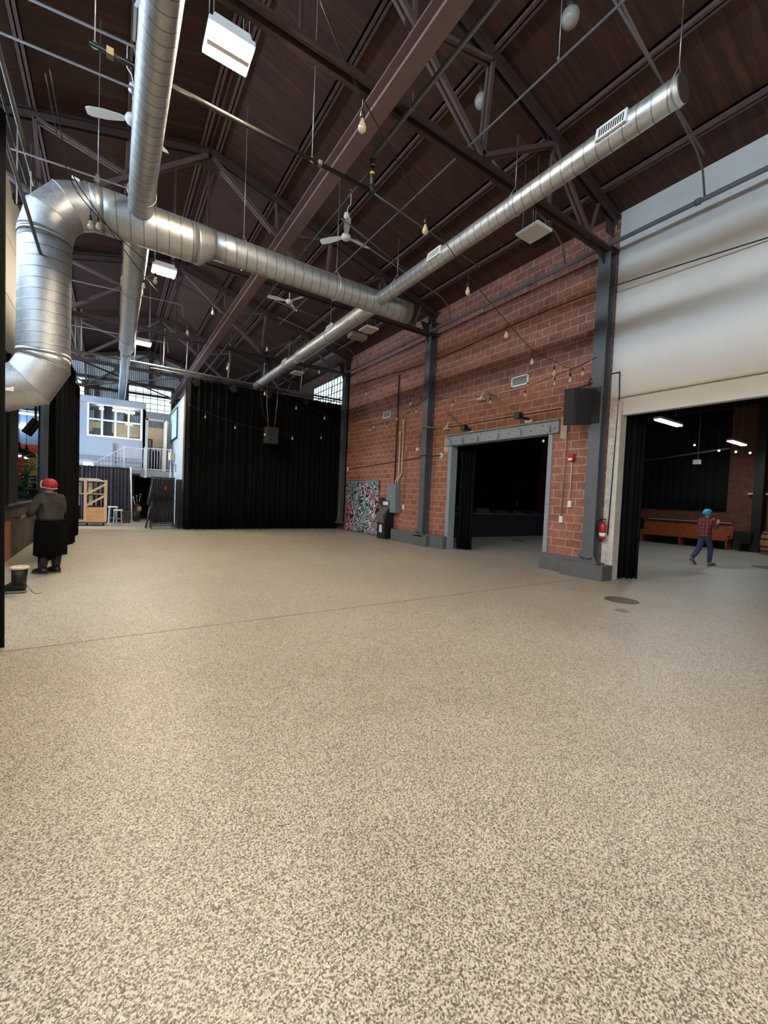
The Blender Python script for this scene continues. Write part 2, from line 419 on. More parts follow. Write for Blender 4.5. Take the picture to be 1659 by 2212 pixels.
def text_mesh(s, size, c, right, upv, depth=0.003):
    """letters as mesh centred at c in the plane (right, up)"""
    cu = bpy.data.curves.new('txt', 'FONT'); cu.body = s; cu.size = size; cu.align_x = 'CENTER'; cu.align_y = 'CENTER'; cu.extrude = depth
    t = bpy.data.objects.new('txt', cu); me = bpy.data.meshes.new_from_object(t)
    R = Vector(right).normalized(); U = Vector(upv).normalized(); N = R.cross(U); mb = MB()
    mb._add([Vector(c)+R*v.co.x+U*v.co.y+N*v.co.z for v in me.vertices], [list(p.vertices) for p in me.polygons])
    bpy.data.objects.remove(t); bpy.data.curves.remove(cu); bpy.data.meshes.remove(me); return mb

# ================================================================== STRUCTURE
struct('floor', MB().box(-5.7, 23.3, -13, 30, -0.2, 0), FLOOR)
struct('trim_1', MB().box(-0.95, 9.2, 5.2, 5.212, -0.001, 0.0015), mat('dark floor joint filler', (112, 100, 84), 0.8))
# roof: two slopes, ridge at x = 1.88
ZR, ZE, XR, XE, XL = 10.08, 8.15, 1.88, 9.45, -5.69
struct('ceiling', MB().prism([(XR, -13, ZR), (XE, -13, ZE), (XE, -13, ZE+.15), (XR, -13, ZR+.15)], (0, 43, 0))
       .prism([(XL, -13, ZE), (XR, -13, ZR), (XR, -13, ZR+.15), (XL, -13, ZE+.15)], (0, 43, 0)), ROOF)
def roof_z(x): return ZR - (ZR-ZE)*abs(x-XR)/(XE-XR)
WX = 9.35
# block wall with its big door
b = MB()
b.box(WX, WX+.2, 5.1, 6.6, 0, 8.2).box(WX, WX+.2, 10.27, 17.6, 0, 8.2).box(WX, WX+.2, 6.6, 10.27, 3.45, 8.2)
struct('wall_right', b, BRICK)
# white wall with the wide opening
b = MB()
b.box(WX, WX+.2, -13, -1.2, 0, 8.2).box(WX, WX+.2, -1.2, 5.1, 4.1, 8.2).box(WX+.05, WX+.2, -1.2, 4.93, 3.67, 4.1)
struct('wall_right_white', b, WHITE)
struct('wall_right_pier', MB().box(WX+.005, WX+.2, 4.93, 5.12, 0, 4.1), WHITEB)
struct('trim_2', MB().box(WX-.03, WX+.22, 4.83, 4.94, 0, 3.98).box(WX-.01, WX+.0, -1.2, 5.1, 4.06, 4.1), mat('cream painted steel jamb', (200, 192, 180), 0.5))
b = MB().box(WX, WX+.2, 17.6, 18.15, 0, 8.2).box(WX+.1, WX+.25, 18.15, 30, 0, 6.1).box(WX+.1, WX+.25, 18.15, 30, 7.7, 8.2).box(WX+.1, WX+.25, 22.2, 30, 6.1, 7.7)
struct('wall_right_far', b, mat('brown painted block', (92, 66, 58), 0.8))
# left partition, its bar opening, and the outer walls out of frame
b = MB().box(-1.9, -1.75, 9.3, 18.9, 4.15, 7.4)
for zz in (5.2, 6.3): b.box(-1.752, -1.742, 9.3, 18.9, zz, zz+.02)
for yy in (10.5, 11.7, 12.9, 14.1): b.box(-1.752, -1.742, yy, yy+.02, 4.15, 7.4)
struct('wall_left_upper', b, LEFTW)
b = MB().box(-1.9, -1.76, 9.3, 10.9, 0, 4.15).box(-1.79, -1.755, 16.1, 18.9, 0, 4.15)
struct('wall_left', b, DKWALL)
b = MB().box(-5.9, -5.7, -13, -11, 0, 8.2).box(-5.9, -5.7, 8, 19.3, 0, 7.35).box(-5.9, -5.7, 29, 30, 0, 8.2).box(-5.9, -5.7, 19.3, 29, 3.4, 7.35).box(-5.9, -5.7, 22, 29, 0, 3.4).box(-5.9, -5.7, -11, 8, 0, 7.35).box(-5.9, -5.7, -11, 29, 8.05, 8.2)
struct('wall_left_outer', b, LEFTW)
b = MB().box(-5.9, 9.6, -13.2, -13, 0, 4.2).box(-5.9, 9.6, -13.2, -13, 7.4, 8.2).prism([(XL, -13.2, 8.2), (XE, -13.2, 8.2), (XR, -13.2, ZR)], (0, .2, 0)).box(-5.9, -4, -13.2, -13, 4.2, 7.4).box(7.6, 9.6, -13.2, -13, 4.2, 7.4)
struct('wall_back', b, LEFTW)
wn = [0]
def window(p0, p1, z0, z1, axis, nx, nz, pane, frame, nrm, hb=0.03, name=None):
    """window in a wall; axis 'x' or 'y' is the running direction, nrm the sign of the inward normal"""
    wn[0] += 1
    a, bb = p0, p1
    r = thing('window_%d' % wn[0], None, None, (0, 0, 0)); r['kind'] = 'structure'
    f = MB(); g = MB()
    def bx(m, u0, u1, w0, w1, t0, t1):
        (ux, c) = axis
        if ux == 'x': m.box(u0, u1, c+min(t0, t1), c+max(t0, t1), w0, w1)
        else: m.box(c+min(t0, t1), c+max(t0, t1), u0, u1, w0, w1)
    bx(g, a, bb, z0, z1, 0, 0.01*nrm)
    for i in range(nx+1):
        u = a+(bb-a)*i/nx; e = 2.0 if i in (0, nx) else 1.0
        bx(f, u-hb*e/2, u+hb*e/2, z0, z1, 0.011*nrm, 0.05*nrm)
    for i in range(nz+1):
        q = z0+(z1-z0)*i/nz; e = 2.0 if i in (0, nz) else 1.0
        bx(f, a, bb, q-hb*e/2, q+hb*e/2, 0.011*nrm, 0.048*nrm)
    obj('pane', g, pane, r); obj('window_frame', f, frame, r); return r
window(-4, 7.6, 4.2, 7.4, ('x', -13.1), 12, 4, FILLB, STEELDK, 1)  # added glowing window behind the camera, gives cool fill light
window(-11, 29, 7.35, 8.05, ('y', -5.8), 30, 1, DAYT, STEELDK, 1)
window(18.2, 22.15, 6.15, 7.65, ('y', WX+.16), 12, 4, DAYS, STEELDK, -1, 0.035)
window(19.3, 22, .1, 3.4, ('y', -5.8), 4, 4, FILLW, STEELDK, 1)  # added glowing gate out of view, brightens the storage floor
# far gable wall
b = MB().box(-5.9, 9.6, 29.72, 29.9, 0, 6.2, 0)
b.box(-5.9, -3.6, 29.72, 29.9, 6.2, 7.8).box(-1.42, .72, 29.72, 29.9, 6.2, 7.8).box(3.06, 9.6, 29.72, 29.9, 6.2, 7.8)
b.prism([(XL-.1, 29.72, 7.8), (XE+.1, 29.72, 7.8), (XE, 29.72, 8.2), (XR, 29.72, ZR+.02), (XL, 29.72, 8.2)], (0, .18, 0))
struct('wall_far', b, CORR)
window(.72, 3.06, 6.2, 7.8, ('x', 29.8), 6, 5, DAYF, STEELDK, -1, 0.03)
window(-3.6, -1.42, 6.2, 7.42, ('x', 29.8), 6, 3, DAYF, STEELDK, -1, 0.03)
b = MB().box(-1.42, -1.25, 29.6, 29.74, 0, 7.6).box(-.95, -.78, 29.6, 29.74, 0, 7.6).box(.5, .74, 29.6, 29.74, 0, 7.9).box(3.05, 3.2, 29.6, 29.74, 0, 7.9)
b.box(-5.6, 3.2, 29.58, 29.74, 7.82, 7.98).box(1.75, 1.95, 29.6, 29.72, 7.9, 9.9)
struct('trim_3', b, STEELDK)
# side room seen through the two openings
struct('wall_side_room', MB().box(23, 23.2, -3, 17.2, 0, 6.4), BRICKE)
struct('ceiling_side_room', MB().box(9.56, 23.2, -3, 17.2, 6.3, 6.5), BLACKR)
struct('wall_side_room_back', MB().box(9.56, 23.2, 17, 17.2, 0, 6.4).box(9.56, 23.2, -3.2, -3, 0, 6.4), BLACKR)
struct('baseboard_side', MB().box(22.9, 22.999, -3, 9.9, 0, .82), mat('dark grey wall base', (46, 44, 42), 0.8))
# concrete curb under the block wall
b = MB().box(9.12, WX, 10.27, 13.3, 0, .42).box(8.98, 9.13, 10.95, 11.75, 0, .38)
b.box(9.14, WX, 5.35, 6.58, 0, .4).box(8.92, WX, 4.82, 5.85, 0, .33)
struct('baseboard_right', b, CURB, bevel=.012)

# ================================================================== STEEL
def column(y, x=9.2, z1=7.5, nm='steel_column', label=''):
    t = thing(nm, label, 'column', (x, y, 0.33))
    b = MB().box(x-.13, x-.11, y-.14, y+.14, .35, z1).box(x+.11, x+.13, y-.14, y+.14, .35, z1).box(x-.11, x+.11, y-.012, y+.012, .35, z1)
    b.box(x-.12, x-.1, y-.003, y+.003, .35, z1)
    obj('post', b, STEELGR, t)
    obj('base_plate', MB().box(x-.2, x+.14, y-.26, y+.26, .32, .36).prism([(x-.14, y-.25, .36), (x-.14, y+.25, .36), (x-.14, y+.14, .58), (x-.14, y-.14, .58)], (-.015, 0, 0)), STEELGR, t)
    nb = MB()
    for dy in (-.12, -.04, .05, .12): nb.cyl((x-.155, y+dy, .42+abs(dy)*.3), (x-.18, y+dy, .42+abs(dy)*.3), .018, 6)
    obj('anchor_bolts', nb, BLACK, t)
    obj('cap_plate', MB().box(x-.16, x+.14, y-.17, y+.17, z1, z1+.04).prism([(x-.13, y-.01, 7.0), (x-.13, y-.01, z1), (x-.5, y-.01, z1)], (0, .02, 0)), STEELDK, t)
column(5.25, 9.16, 7.3, label='wide slate grey steel column behind the black speaker, between red and white wall')
column(11.4, 9.18, 7.7, label='slate grey steel column standing on the curb left of the big doorway')
column(17.75, 9.24, 7.9, label='dark steel column in the corner right of the big black curtain')

def truss(y, label):
    t = thing('roof_truss', label, 'roof truss', (XR, y, 7.3))
    S = lambda x: 2*XR-x
    for s in (1, -1):
        X = (lambda x: x) if s > 0 else S
        e = X(9.3)
        b = MB()
        for dy in (-.05, .05): b.bar((X(9.3), y+dy, 7.98), (XR, y+dy, 9.9), .012, .15, (0, 0, 1)).bar((X(9.3), y+dy*1.7, 8.05), (XR, y+dy*1.7, 9.97), .09, .012)
        obj('top_chord', b, STEELDK, t)
        def mem(p, q, n='web_member', m=STEELBR, w=.065, two=True):
            c = MB(); a_, b_ = (X(p[0]), p[1]), (X(q[0]), q[1])
            for dy in ((-.045, .045) if two else (0,)): c.bar((a_[0], y+dy, a_[1]), (b_[0], y+dy, b_[1]), .05, w, (0, 0, 1))
            obj(n, c, m, t)
        N = {'r': (1.95, 9.8), 'a': (3.55, 9.45), 'b': (5.2, 9.0), 'c': (6.95, 8.52), 'd': (8.6, 8.1), 'p': (3.62, 8.6), 'q': (5.08, 7.4), 's': (6.95, 7.3), 'u': (8.3, 7.3), 'k': (3.15, 7.38)}
        for u, v, ww, tw in (('r', 'q', .1, 1), ('a', 'p', .06, 0), ('b', 'p', .06, 1), ('p', 'k', .06, 0), ('b', 'q', .07, 1), ('q', 'c', .07, 1), ('c', 's', .06, 0), ('c', 'u', .07, 1), ('u', 'd', .06, 0)):
            mem(N[u], N[v], w=ww, two=bool(tw))
        for (px, pz) in ((5.15, 7.5), (3.6, 8.6), (6.95, 8.5), (9.1, 7.8)):
            obj('gusset_plate', MB().box(X(px)-.17, X(px)+.17, y-.008, y+.008, pz-.15, pz+.15), STEELDK, t)
    b = MB()
    for dy in (-.05, .05): b.bar((S(9.3), y+dy, 7.3), (9.3, y+dy, 7.3), .012, .13).bar((S(9.3), y+dy*1.7, 7.25), (9.3, y+dy*1.7, 7.25), .08, .012)
    obj('bottom_chord', b, STEELDK, t)
    obj('gusset_plate', MB().prism([(XR-.35, y-.008, 9.85), (XR+.35, y-.008, 9.85), (XR+.2, y-.008, 9.5), (XR-.2, y-.008, 9.5)], (0, .016, 0)), STEELDK, t)
    obj('king_post', MB().bar((XR, y, 9.8), (XR, y, 7.3), .05, .05), STEELDK, t)
    return t
truss(5.2, 'maroon steel roof truss nearest the camera, landing on the column behind the speaker')
truss(11.3, 'maroon steel roof truss landing on the column left of the doorway')
truss(17.4, 'maroon steel roof truss just before the black curtain')
truss(23.5, 'farthest maroon steel roof truss, over the storage area')
truss(29.5, 'maroon steel truss against the corrugated gable wall')
for p, q, lab in (((-1.3, 23.6, 7.27), (3.1, 29.4, 7.27), 'dark diagonal brace under the far roof falling to the right'), ((3.1, 23.6, 7.34), (-1.3, 29.4, 7.34), 'dark diagonal brace under the far roof rising to the right')):
    solo('diagonal_brace', MB().bar(p, q, .09, .05), STEELDK, lab, 'brace')
for x, w_, lab in ((1.88, .5, 'double ridge purlin along the top of the roof'), (3.55, .12, 'maroon roof purlin first to the right of the ridge'),
                   (5.22, .12, 'maroon roof purlin second to the right of the ridge, under the round ceiling globes'), (6.95, .12, 'maroon roof purlin third to the right of the ridge, over the right duct'),
                   (8.55, .12, 'maroon roof purlin nearest the block wall'), (.2, .12, 'maroon roof purlin above the left duct'), (-1.46, .12, 'maroon roof purlin leftmost in view over the big elbow duct')):
    b = MB(); z = roof_z(x)-.1
    xs = (x-.17, x+.17) if w_ > .3 else (x,)
    for xx in xs:
        b.box(xx-.065, xx+.065, -13, 29.7, z-.02, z+.0).box(xx-.065, xx+.065, -13, 29.7, z+.12-.02, z+.1).box(xx-.012, xx+.012, -13, 29.7, z-.02, z+.1)
    b.box(x-.02, x+.02, -13, 29.7, z+.05, z+.09)
    solo('roof_purlin', b, STEELBR, lab, 'roof beam', 'longitudinal roof purlins')
b = MB().box(2.9, 3.13, -12, 29.5, 6.95, 6.975).box(3.005, 3.025, -12, 29.5, 6.97, 7.2).box(2.9, 3.13, -12, 29.5, 7.195, 7.22)
t = thing('runway_beam', 'long maroon I beam running the length of the hall under the trusses', 'beam', (3.02, 5, 6.95))
obj('beam', b, mat('mauve painted steel', (116, 96, 98), 0.5, var=0.08), t)
bb = MB()
for i in range(40):
    for s in (-.085, .085): bb.cyl((3.015+s, 1+i*.7, 6.975), (3.015+s, 1+i*.7, 6.99), .018, 6)
obj('rivets', bb, STEELDK, t)

# ================================================================== DUCTS
def seam_path(p, q, step, r, ridge=0, w=.012):
    return [Vector(p)+(Vector(q)-Vector(p))*i/12 for i in range(13)], [r]*13
def duct_reg(t, x, y, z, r, ang, L=.34, H=.14):
    """wall register fixed to the duct side: frame and vanes; ang from +z towards -x"""
    n = Vector((-math.sin(ang), 0, math.cos(ang))); tn = Vector((math.cos(ang), 0, math.sin(ang))); c = Vector((x, y, z))+n*(r-.0)
    f = MB(); H2 = H/2
    for s in (-1, 1):
        f.obox(c+tn*s*H2, (0, L/2, 0), tn*.014, n*.014).obox(c+Vector((0, s*L/2, 0)), (0, .014, 0), tn*(H2+.014), n*.014)
    f.obox(c-n*.01, (0, L/2, 0), tn*H2, n*.012, mi=1)
    for i in range(12): f.obox(c+Vector((0, -L/2+(i+.5)*L/12, 0)), (0, .005, 0), tn*H2, n*.006, mi=0)
    obj('register', f, [WHITEM, BLACK], t)
def straps(t, x, z, r, ys, ztop=7.25):
    for y in ys:
        m = MB().tube([(x+math.cos(a)*(r+.006), y, z+math.sin(a)*(r+.006)) for a in [math.radians(k) for k in range(150, 391, 15)]], .007, 6)
        m.tube([(x-(r)*.85, y, z+r*.5), (x, y, z+r+.14), (x+r*.85, y, z+r*.5)], .006, 6).cyl((x, y, z+r+.14), (x, y, ztop), .006, 6)
        obj('hanger', m, ROD, t)
DX, DZ, DR = 5.1, 6.2, .145
t = thing('spiral_duct', 'long spiral duct on the right along the block wall, its end cap dark', 'air duct', (DX, 8, DZ))
P, R = seam_path((DX, 2.2, DZ), (DX, 8.45, DZ), .17, DR)
obj('duct_shell', MB().tube(P, R, 40), SPY, t)
P, R = seam_path((DX, 8.4, DZ-.03), (DX, 13.2, DZ-.03), .13, .19)
obj('duct_shell', MB().tube(P, R, 40), SPY, t)
P, R = seam_path((DX, 13.2, DZ-.03), (DX, 18.1, DZ-.03), .13, .165)
obj('duct_shell', MB().tube(P, R, 40), SPY, t)
obj('reducer', MB().tube([(DX, 13.05, DZ-.03), (DX, 13.1, DZ-.03), (DX, 13.25, DZ-.03)], [.2, .2, .17], 28), GALV, t)
obj('end_cap', MB().tube([(DX, 2.205, DZ), (DX, 2.19, DZ)], [.14, .14], 28), mat('dark sheet cap', (70, 64, 60), 0.5, 0.4), t, label='dark end cap')
for yy, rr in ((2.9, DR), (6.2, DR), (10.6, .19), (14.3, .165)): duct_reg(t, DX, yy, DZ, rr, math.radians(80))
straps(t, DX, DZ, DR, (2.25, 4.45, 7.6)); straps(t, DX, DZ-.03, .19, (10.9,)); straps(t, DX, DZ-.03, .165, (14.2,))
LX = .31
t = thing('spiral_duct', 'long spiral duct on the left under the warm lamps, tapering towards the far windows', 'air duct', (LX, 8, DZ))
P, R = seam_path((LX, -6, DZ), (LX, 8.4, DZ), .15, .18)
obj('duct_shell', MB().tube(P, R, 40), SPY, t)
P, R = seam_path((LX, 8.5, DZ), (LX, 16.5, DZ), .15, .205)
obj('duct_shell', MB().tube(P, R, 40), SPY, t)
P, R = seam_path((LX, 16.5, DZ), (LX+.02, 25.5, DZ), 1.2, .155)
obj('duct_shell', MB().tube(P, R, 28), mat('bright galvanised pipe', (186, 196, 204), .3, .9), t)
for yy in (5.0, 11.2): duct_reg(t, LX, yy, DZ, .185 if yy < 8 else .205, math.radians(72))
straps(t, LX, DZ, .19, (1.0, 7.7)); straps(t, LX, DZ, .21, (11.5, 15.2))
CY = 8.45
t = thing('elbow_duct', 'fat galvanised duct rising beside the black drapes, bending over and crossing the hall', 'air duct', (2, CY, DZ))
P, R = seam_path((6.02, CY, 6.2), (1.5, CY, 6.2), .2, .25, .005)
obj('duct_shell', MB().tube(P, R, 48), SPX, t)
obj('reducer', MB().tube([(1.52, CY, 6.2), (1.46, CY, 6.2), (1.24, CY, 6.12), (1.2, CY, 6.12)], [.256, .256, .345, .345], 36), GALV2, t)
P, R = seam_path((1.22, CY, 6.12), (-.22, CY, 6.12), .19, .335)
obj('duct_shell', MB().tube(P, R, 48), SPX, t)
obj('elbow', MB().tube([(-.2, CY, 6.12), (-.38, CY, 6.11), (-.66, CY, 6.0), (-.86, CY, 5.75), (-.93, CY, 5.45), (-.93, CY, 5.4)], .338, 40, gore=True), GALV2, t)
P, R = seam_path((-.93, CY, 5.42), (-.93, CY, 3.5), .15, .335)
obj('duct_shell', MB().tube(P, R, 48), SPZ, t)
obj('elbow', MB().tube([(-.93, CY, 3.62), (-.93, CY, 3.48), (-1.1, CY, 3.15), (-1.42, CY, 3.02), (-1.9, CY, 3.0)], .338, 40, gore=True), GALV2, t)
for zz in (5.4, 3.62): obj('joint_band', MB().tube([(-.93, CY, zz-.03), (-.93, CY, zz+.03)], .345, 36), GALV2, t)
for xx in (2.05, 4.05):
    m = MB().tube([(xx, CY+math.cos(a)*.256, 6.2+math.sin(a)*.256) for a in [k*PI/18 for k in range(0, 37)]], .012, 6).tube([(xx, CY-.2, 6.35), (xx, CY, 6.58), (xx, CY+.2, 6.35)], .007, 6).cyl((xx, CY, 6.58), (xx, CY, 9.0), .006, 6)
    obj('hanger', m, ROD, t)
m = MB().cyl((-.28, CY, 6.45), (-.28, CY, 9.1), .006, 6).prism([(-.32, CY-.36, 6.35), (-.24, CY-.36, 6.35), (-.26, CY-.1, 6.62), (-.3, CY-.1, 6.62)], (0, .01, 0))
obj('hanger', m, ROD, t)
# paper tags
obj('sticker', MB().obox((-1.28, CY-.325, 2.98), (.05, 0, 0), (0, .0, .035), (0, .004, 0)), WHITEP, t)
obj('sticker', MB().obox((-.55, CY-.26, 6.33), (.05, 0, -.01), (0, .03, .035), (0, .004, -.003)), WHITEP, t)

# ================================================================== PIPES
def pipe(name, path, r, m, label, cat='pipe', group=None, fittings=(), rods=(), rm=None):
    t = thing(name, label, cat, tuple(path[0]), 0, group)
    obj('pipe_run', MB().tube(path, r, 10), m, t)
    if fittings:
        f = MB()
        for p, d in fittings: f.tube([Vector(p)-Vector(d)*.04, Vector(p)+Vector(d)*.04], r*1.35, 10)
        obj('coupling', f, m, t)
    for p, ztop in rods:
        f = MB().cyl((p[0], p[1], p[2]), (p[0], p[1], ztop), .006, 6).tube([(p[0]+math.cos(a)*(r+.008), p[1], p[2]+math.sin(a)*(r+.008)) for a in [k*PI/6 for k in range(13)]], .006, 6)
        obj('hanger', f, rm or ROD, t)
    return t
pipe('sprinkler_main', [(9.0, -6, 7.36), (9.0, 17.6, 7.36)], .045, PIPEGR, 'grey iron pipe running along the top of the white and red walls', 'pipe',
     fittings=[((9.0, yy, 7.36), (0, 1, 0)) for yy in (3.5, 5.3, 7.2, 7.9, 12.8)])
for y, lab in ((3.4, 'bent grey pipe hanger reaching the wall pipe over the white wall'), (6.2, 'bent grey pipe hanger reaching the wall pipe behind the white fixture'), (10.2, 'bent grey pipe hanger reaching the wall pipe beside the crossing duct'), (16.2, 'bent grey pipe hanger reaching the wall pipe by the far window')):
    solo('pipe_drop', MB().tube([(3.6 if y < 4 else 5.2, y-.4, 8.35), (8.55, y, 8.0), (8.85, y, 7.8), (9.0, y, 7.4)], .018, 8), PIPEBR, lab, 'pipe', 'bent hangers of the wall pipe')
pipe('sprinkler_main', [(3.42, -5, 7.1), (3.42, 5.95, 7.1)], .035, PIPEGR, 'dark grey ceiling pipe beside the I beam ending above the black pipe', 'pipe', rods=[((3.42, 1.5, 7.1), 8.6), ((3.42, 4.9, 7.1), 7.3)])
t = thing('sprinkler_riser', 'short black drop pipe with yellow tape joining two ceiling pipes', 'pipe', (3.45, 6.0, 6.6))
obj('pipe_run', MB().cyl((3.45, 6.0, 7.1), (3.45, 6.0, 6.6), .035, 12), PIPEDK, t)
obj('coupling', MB().cyl((3.45, 6.0, 7.12), (3.45, 6.0, 7.04), .047, 12).cyl((3.45, 6.0, 6.68), (3.45, 6.0, 6.57), .047, 12), PIPEDK, t)
obj('tape', MB().cyl((3.45, 6.0, 6.86), (3.45, 6.0, 6.9), .037, 12).cyl((3.45, 6.0, 7.0), (3.45, 6.0, 7.02), .038, 12), YELLOW, t)
t = pipe('sprinkler_cross_pipe', [(-.3, 5.98, 6.6), (3.45, 6.0, 6.6)], .03, mat('black steel pipe, glossy', (52, 50, 46), .25, .6), 'black pipe crossing below the ceiling in front of the left duct', 'pipe', rods=[((-.25, 5.98, 6.6), 9.2), ((2.4, 5.99, 6.6), 9.4)])
obj('clamp', MB().box(-.14, -.07, 5.94, 6.02, 6.56, 6.64), mat('dull tag metal', (120, 112, 88), .6), t)
obj('clamp', MB().box(2.5, 2.55, 5.95, 6.02, 6.57, 6.63), MATS['dull tag metal'], t)
pipe('branch_pipe', [(3.45, 6.05, 7.0), (3.45, 25, 7.0)], .016, PIPEGR, 'thin grey branch pipe running beside the I beam over the far curtain', 'pipe', rods=[((3.45, yy, 7.0), 7.2) for yy in (6.8, 8.8, 11, 13.2, 15.5, 18)])
pipe('branch_pipe', [(4.75, 1.0, 7.35), (4.65, 14.0, 7.35)], .015, PIPEGR, 'thin grey branch pipe running between the fans and the right duct', 'pipe', rods=[((4.7, 3.5, 7.35), 8.6), ((4.66, 11.5, 7.35), 7.6)])
for y0, z0, x0, x1, dy, lab in ((6.9, 7.35, 3.9, 7.4, .55, 'thin pipe crossing the right roof bay above the near fan'), (8.0, 7.4, 3.9, 6.3, .8, 'thin pipe crossing the right roof bay past the far fan'),
                            (12.5, 7.4, 4.0, 7.6, .6, 'thin pipe crossing the right roof bay above the fixtures'), (3.0, 7.9, 4.6, 8.6, .3, 'thin pipe crossing the roof over the duct end')):
    solo('branch_pipe', MB().tube([(x0, y0, z0), (x1, y0+dy, z0)], .017, 8), PIPEGR, lab, 'pipe')
for y, lab in ((7.0, 'pale conduit crossing the left roof slope, highest in the picture'), (7.7, 'pale conduit crossing the left roof slope in front of the elbow duct, upper of two'), (10.2, 'pale conduit crossing the left roof slope just above the elbow duct'),
               (16.0, 'pale conduit crossing behind the left duct, upper of the far pair'), (20.5, 'pale conduit crossing behind the left duct, lower of the far pair')):
    x1 = .15 if y < 12 else 1.9
    solo('roof_conduit', MB().tube([(-5.4, y+1.0, 8.0), (x1, y-.1, 7.62 if y < 12 else 7.9), (x1+.03, y-.1, 7.5)], .018, 8), mat('dusty conduit', (104, 98, 96), .6), lab, 'pipe', 'conduits across the left roof')
for dx, lab in ((0, 'long grey pipe running along the left side above the elbow duct'), (-.13, 'thinner pipe running along the left side above the elbow duct')):
    pipe('side_pipe', [(-1.45+dx, -3, 7.78), (-1.45+dx, 24, 7.78)], .04 if dx == 0 else .02, PIPEDK if dx else mat('grey painted side pipe', (96, 92, 90), .4, .5), lab, 'pipe', rods=[((-1.45+dx, yy, 7.78), 8.9) for yy in (7.5, 12.0, 16.0)])
for x0, z0, z1, lab in ((-1.28, 6.1, 6.95, 'longer thin zinc rod standing left of the elbow duct top'), (-1.12, 6.1, 6.35, 'short thin zinc rod just above the elbow duct bend')):
    solo('duct_support_rod', MB().box(x0, x0+.015, CY, CY+.015, z0-.3, z1), ROD, lab, 'rod')
# wall cable along the block wall
solo('wall_cable', MB().tube(smooth_path([(9.3, 2, 6.3), (9.05, 5.2, 6.45), (9.3, 7.5, 6.62), (9.3, 11.6, 6.5), (9.3, 17.5, 6.8)], 10), .012, 6), BLACK, 'thin black cable strung along the upper part of the block wall', 'cable')

# ================================================================== LAMPS AND FANS
def high_bay(x, y, label):
    t = thing('high_bay_lamp', label, 'ceiling lamp', (x, y, 6.95), 0, 'lit high bay lamps')
    z = 6.95
    obj('housing', MB().prism([(x-.24, y-.2, z), (x+.24, y-.2, z), (x+.2, y-.2, z+.1), (x-.2, y-.2, z+.1)], (0, .4, 0)), WHITEM, t)
    obj('rim', MB().box(x-.26, x+.26, y-.215, y-.195, z-.03, z+.03).box(x-.26, x+.26, y+.195, y+.215, z-.03, z+.03).box(x-.26, x-.24, y-.2, y+.2, z-.03, z+.03).box(x+.24, x+.26, y-.2, y+.2, z-.03, z+.03).box(x-.24, x+.24, y-.034, y+.034, z-.075, z), WHITEM, t)
    for s in (-1, 1):
        obj('lens', MB().box(x-.235, x+.235, y+s*.11-.075, y+s*.11+.075, z-.055, z-.002), LENS, t)
    obj('suspension', MB().cyl((x-.2, y-.15, z+.1), (x-.2, y-.15, roof_z(x-.2)-.03), .004, 5).cyl((x+.2, y-.15, z+.1), (x+.2, y-.15, roof_z(x+.2)-.03), .004, 5).cyl((x-.2, y+.15, z+.1), (x-.2, y+.15, roof_z(x-.2)-.03), .004, 5).cyl((x+.2, y+.15, z+.1), (x+.2, y+.15, roof_z(x+.2)-.03), .004, 5), ROD, t)
    return t
high_bay(1.08, 5.46, 'lit warm high bay lamp nearest the camera, right of the left duct')
high_bay(.97, 11.7, 'lit warm high bay lamp behind the crossing duct, second in the row')
high_bay(.86, 17.9, 'lit warm high bay lamp farthest away, over the storage area')
high_bay(1.15, -.8, 'lit warm high bay lamp right above the camera')
high_bay(1.15, -7.0, 'lit warm high bay lamp behind the camera')
def off_fixture(x, y, z, label, h=.24):
    t = thing('square_light_fixture', label, 'ceiling light', (x, y, z), 0, 'unlit square fixtures')
    obj('housing', MB().prism([(x-h, y-.26, z), (x+h, y-.26, z), (x+h*.9, y-.26, z+.05), (x-h*.9, y-.26, z+.05)], (0, .52, 0)).box(x-.1, x+.1, y-.12, y+.12, z+.05, z+.1), WHITEM, t, bevel=.008)
    obj('lens', MB().box(x-h*.9, x+h*.9, y-.23, y+.23, z-.012, z-.001), LENSO, t)
    obj('suspension', MB().cyl((x-.15, y-.15, z+.08), (x-.15, y-.15, 8.3), .004, 5).cyl((x+.15, y-.15, z+.08), (x+.15, y-.15, 8.3), .004, 5).cyl((x+.15, y+.15, z+.08), (x+.15, y+.15, 8.3), .004, 5).cyl((x-.15, y+.15, z+.08), (x-.15, y+.15, 8.3), .004, 5), ROD, t)
off_fixture(6.85, 5.46, 6.95, 'unlit white square light fixture nearest the camera, below the right duct')
off_fixture(6.76, 11.6, 6.95, 'unlit white square light fixture beside the end of the crossing duct')
off_fixture(6.76, 17.7, 6.95, 'unlit white square light fixture farthest away above the black curtain')
t = thing('unit_heater', 'dark box heater hanging behind the nearest white fixture', 'heater', (7.45, 5.9, 7.2))
obj('body', MB().box(7.2, 7.7, 5.7, 6.05, 7.25, 7.55), BLACKR, t, bevel=.02); obj('suspension', MB().cyl((7.3, 5.9, 7.5), (7.3, 5.9, roof_z(7.3)-.03), .008, 6).cyl((7.6, 5.9, 7.5), (7.6, 5.9, roof_z(7.6)-.03), .008, 6), PIPEDK, t)
obj('grille', MB().tube([(7.45+.1*math.cos(a), 5.69, 7.4+.1*math.sin(a)) for a in [k*PI/8 for k in range(17)]], .008, 5), PIPEGR, t)
t = thing('unit_heater', 'small pale box heater behind the fixture at the crossing duct', 'heater', (6.9, 12.6, 7.0))
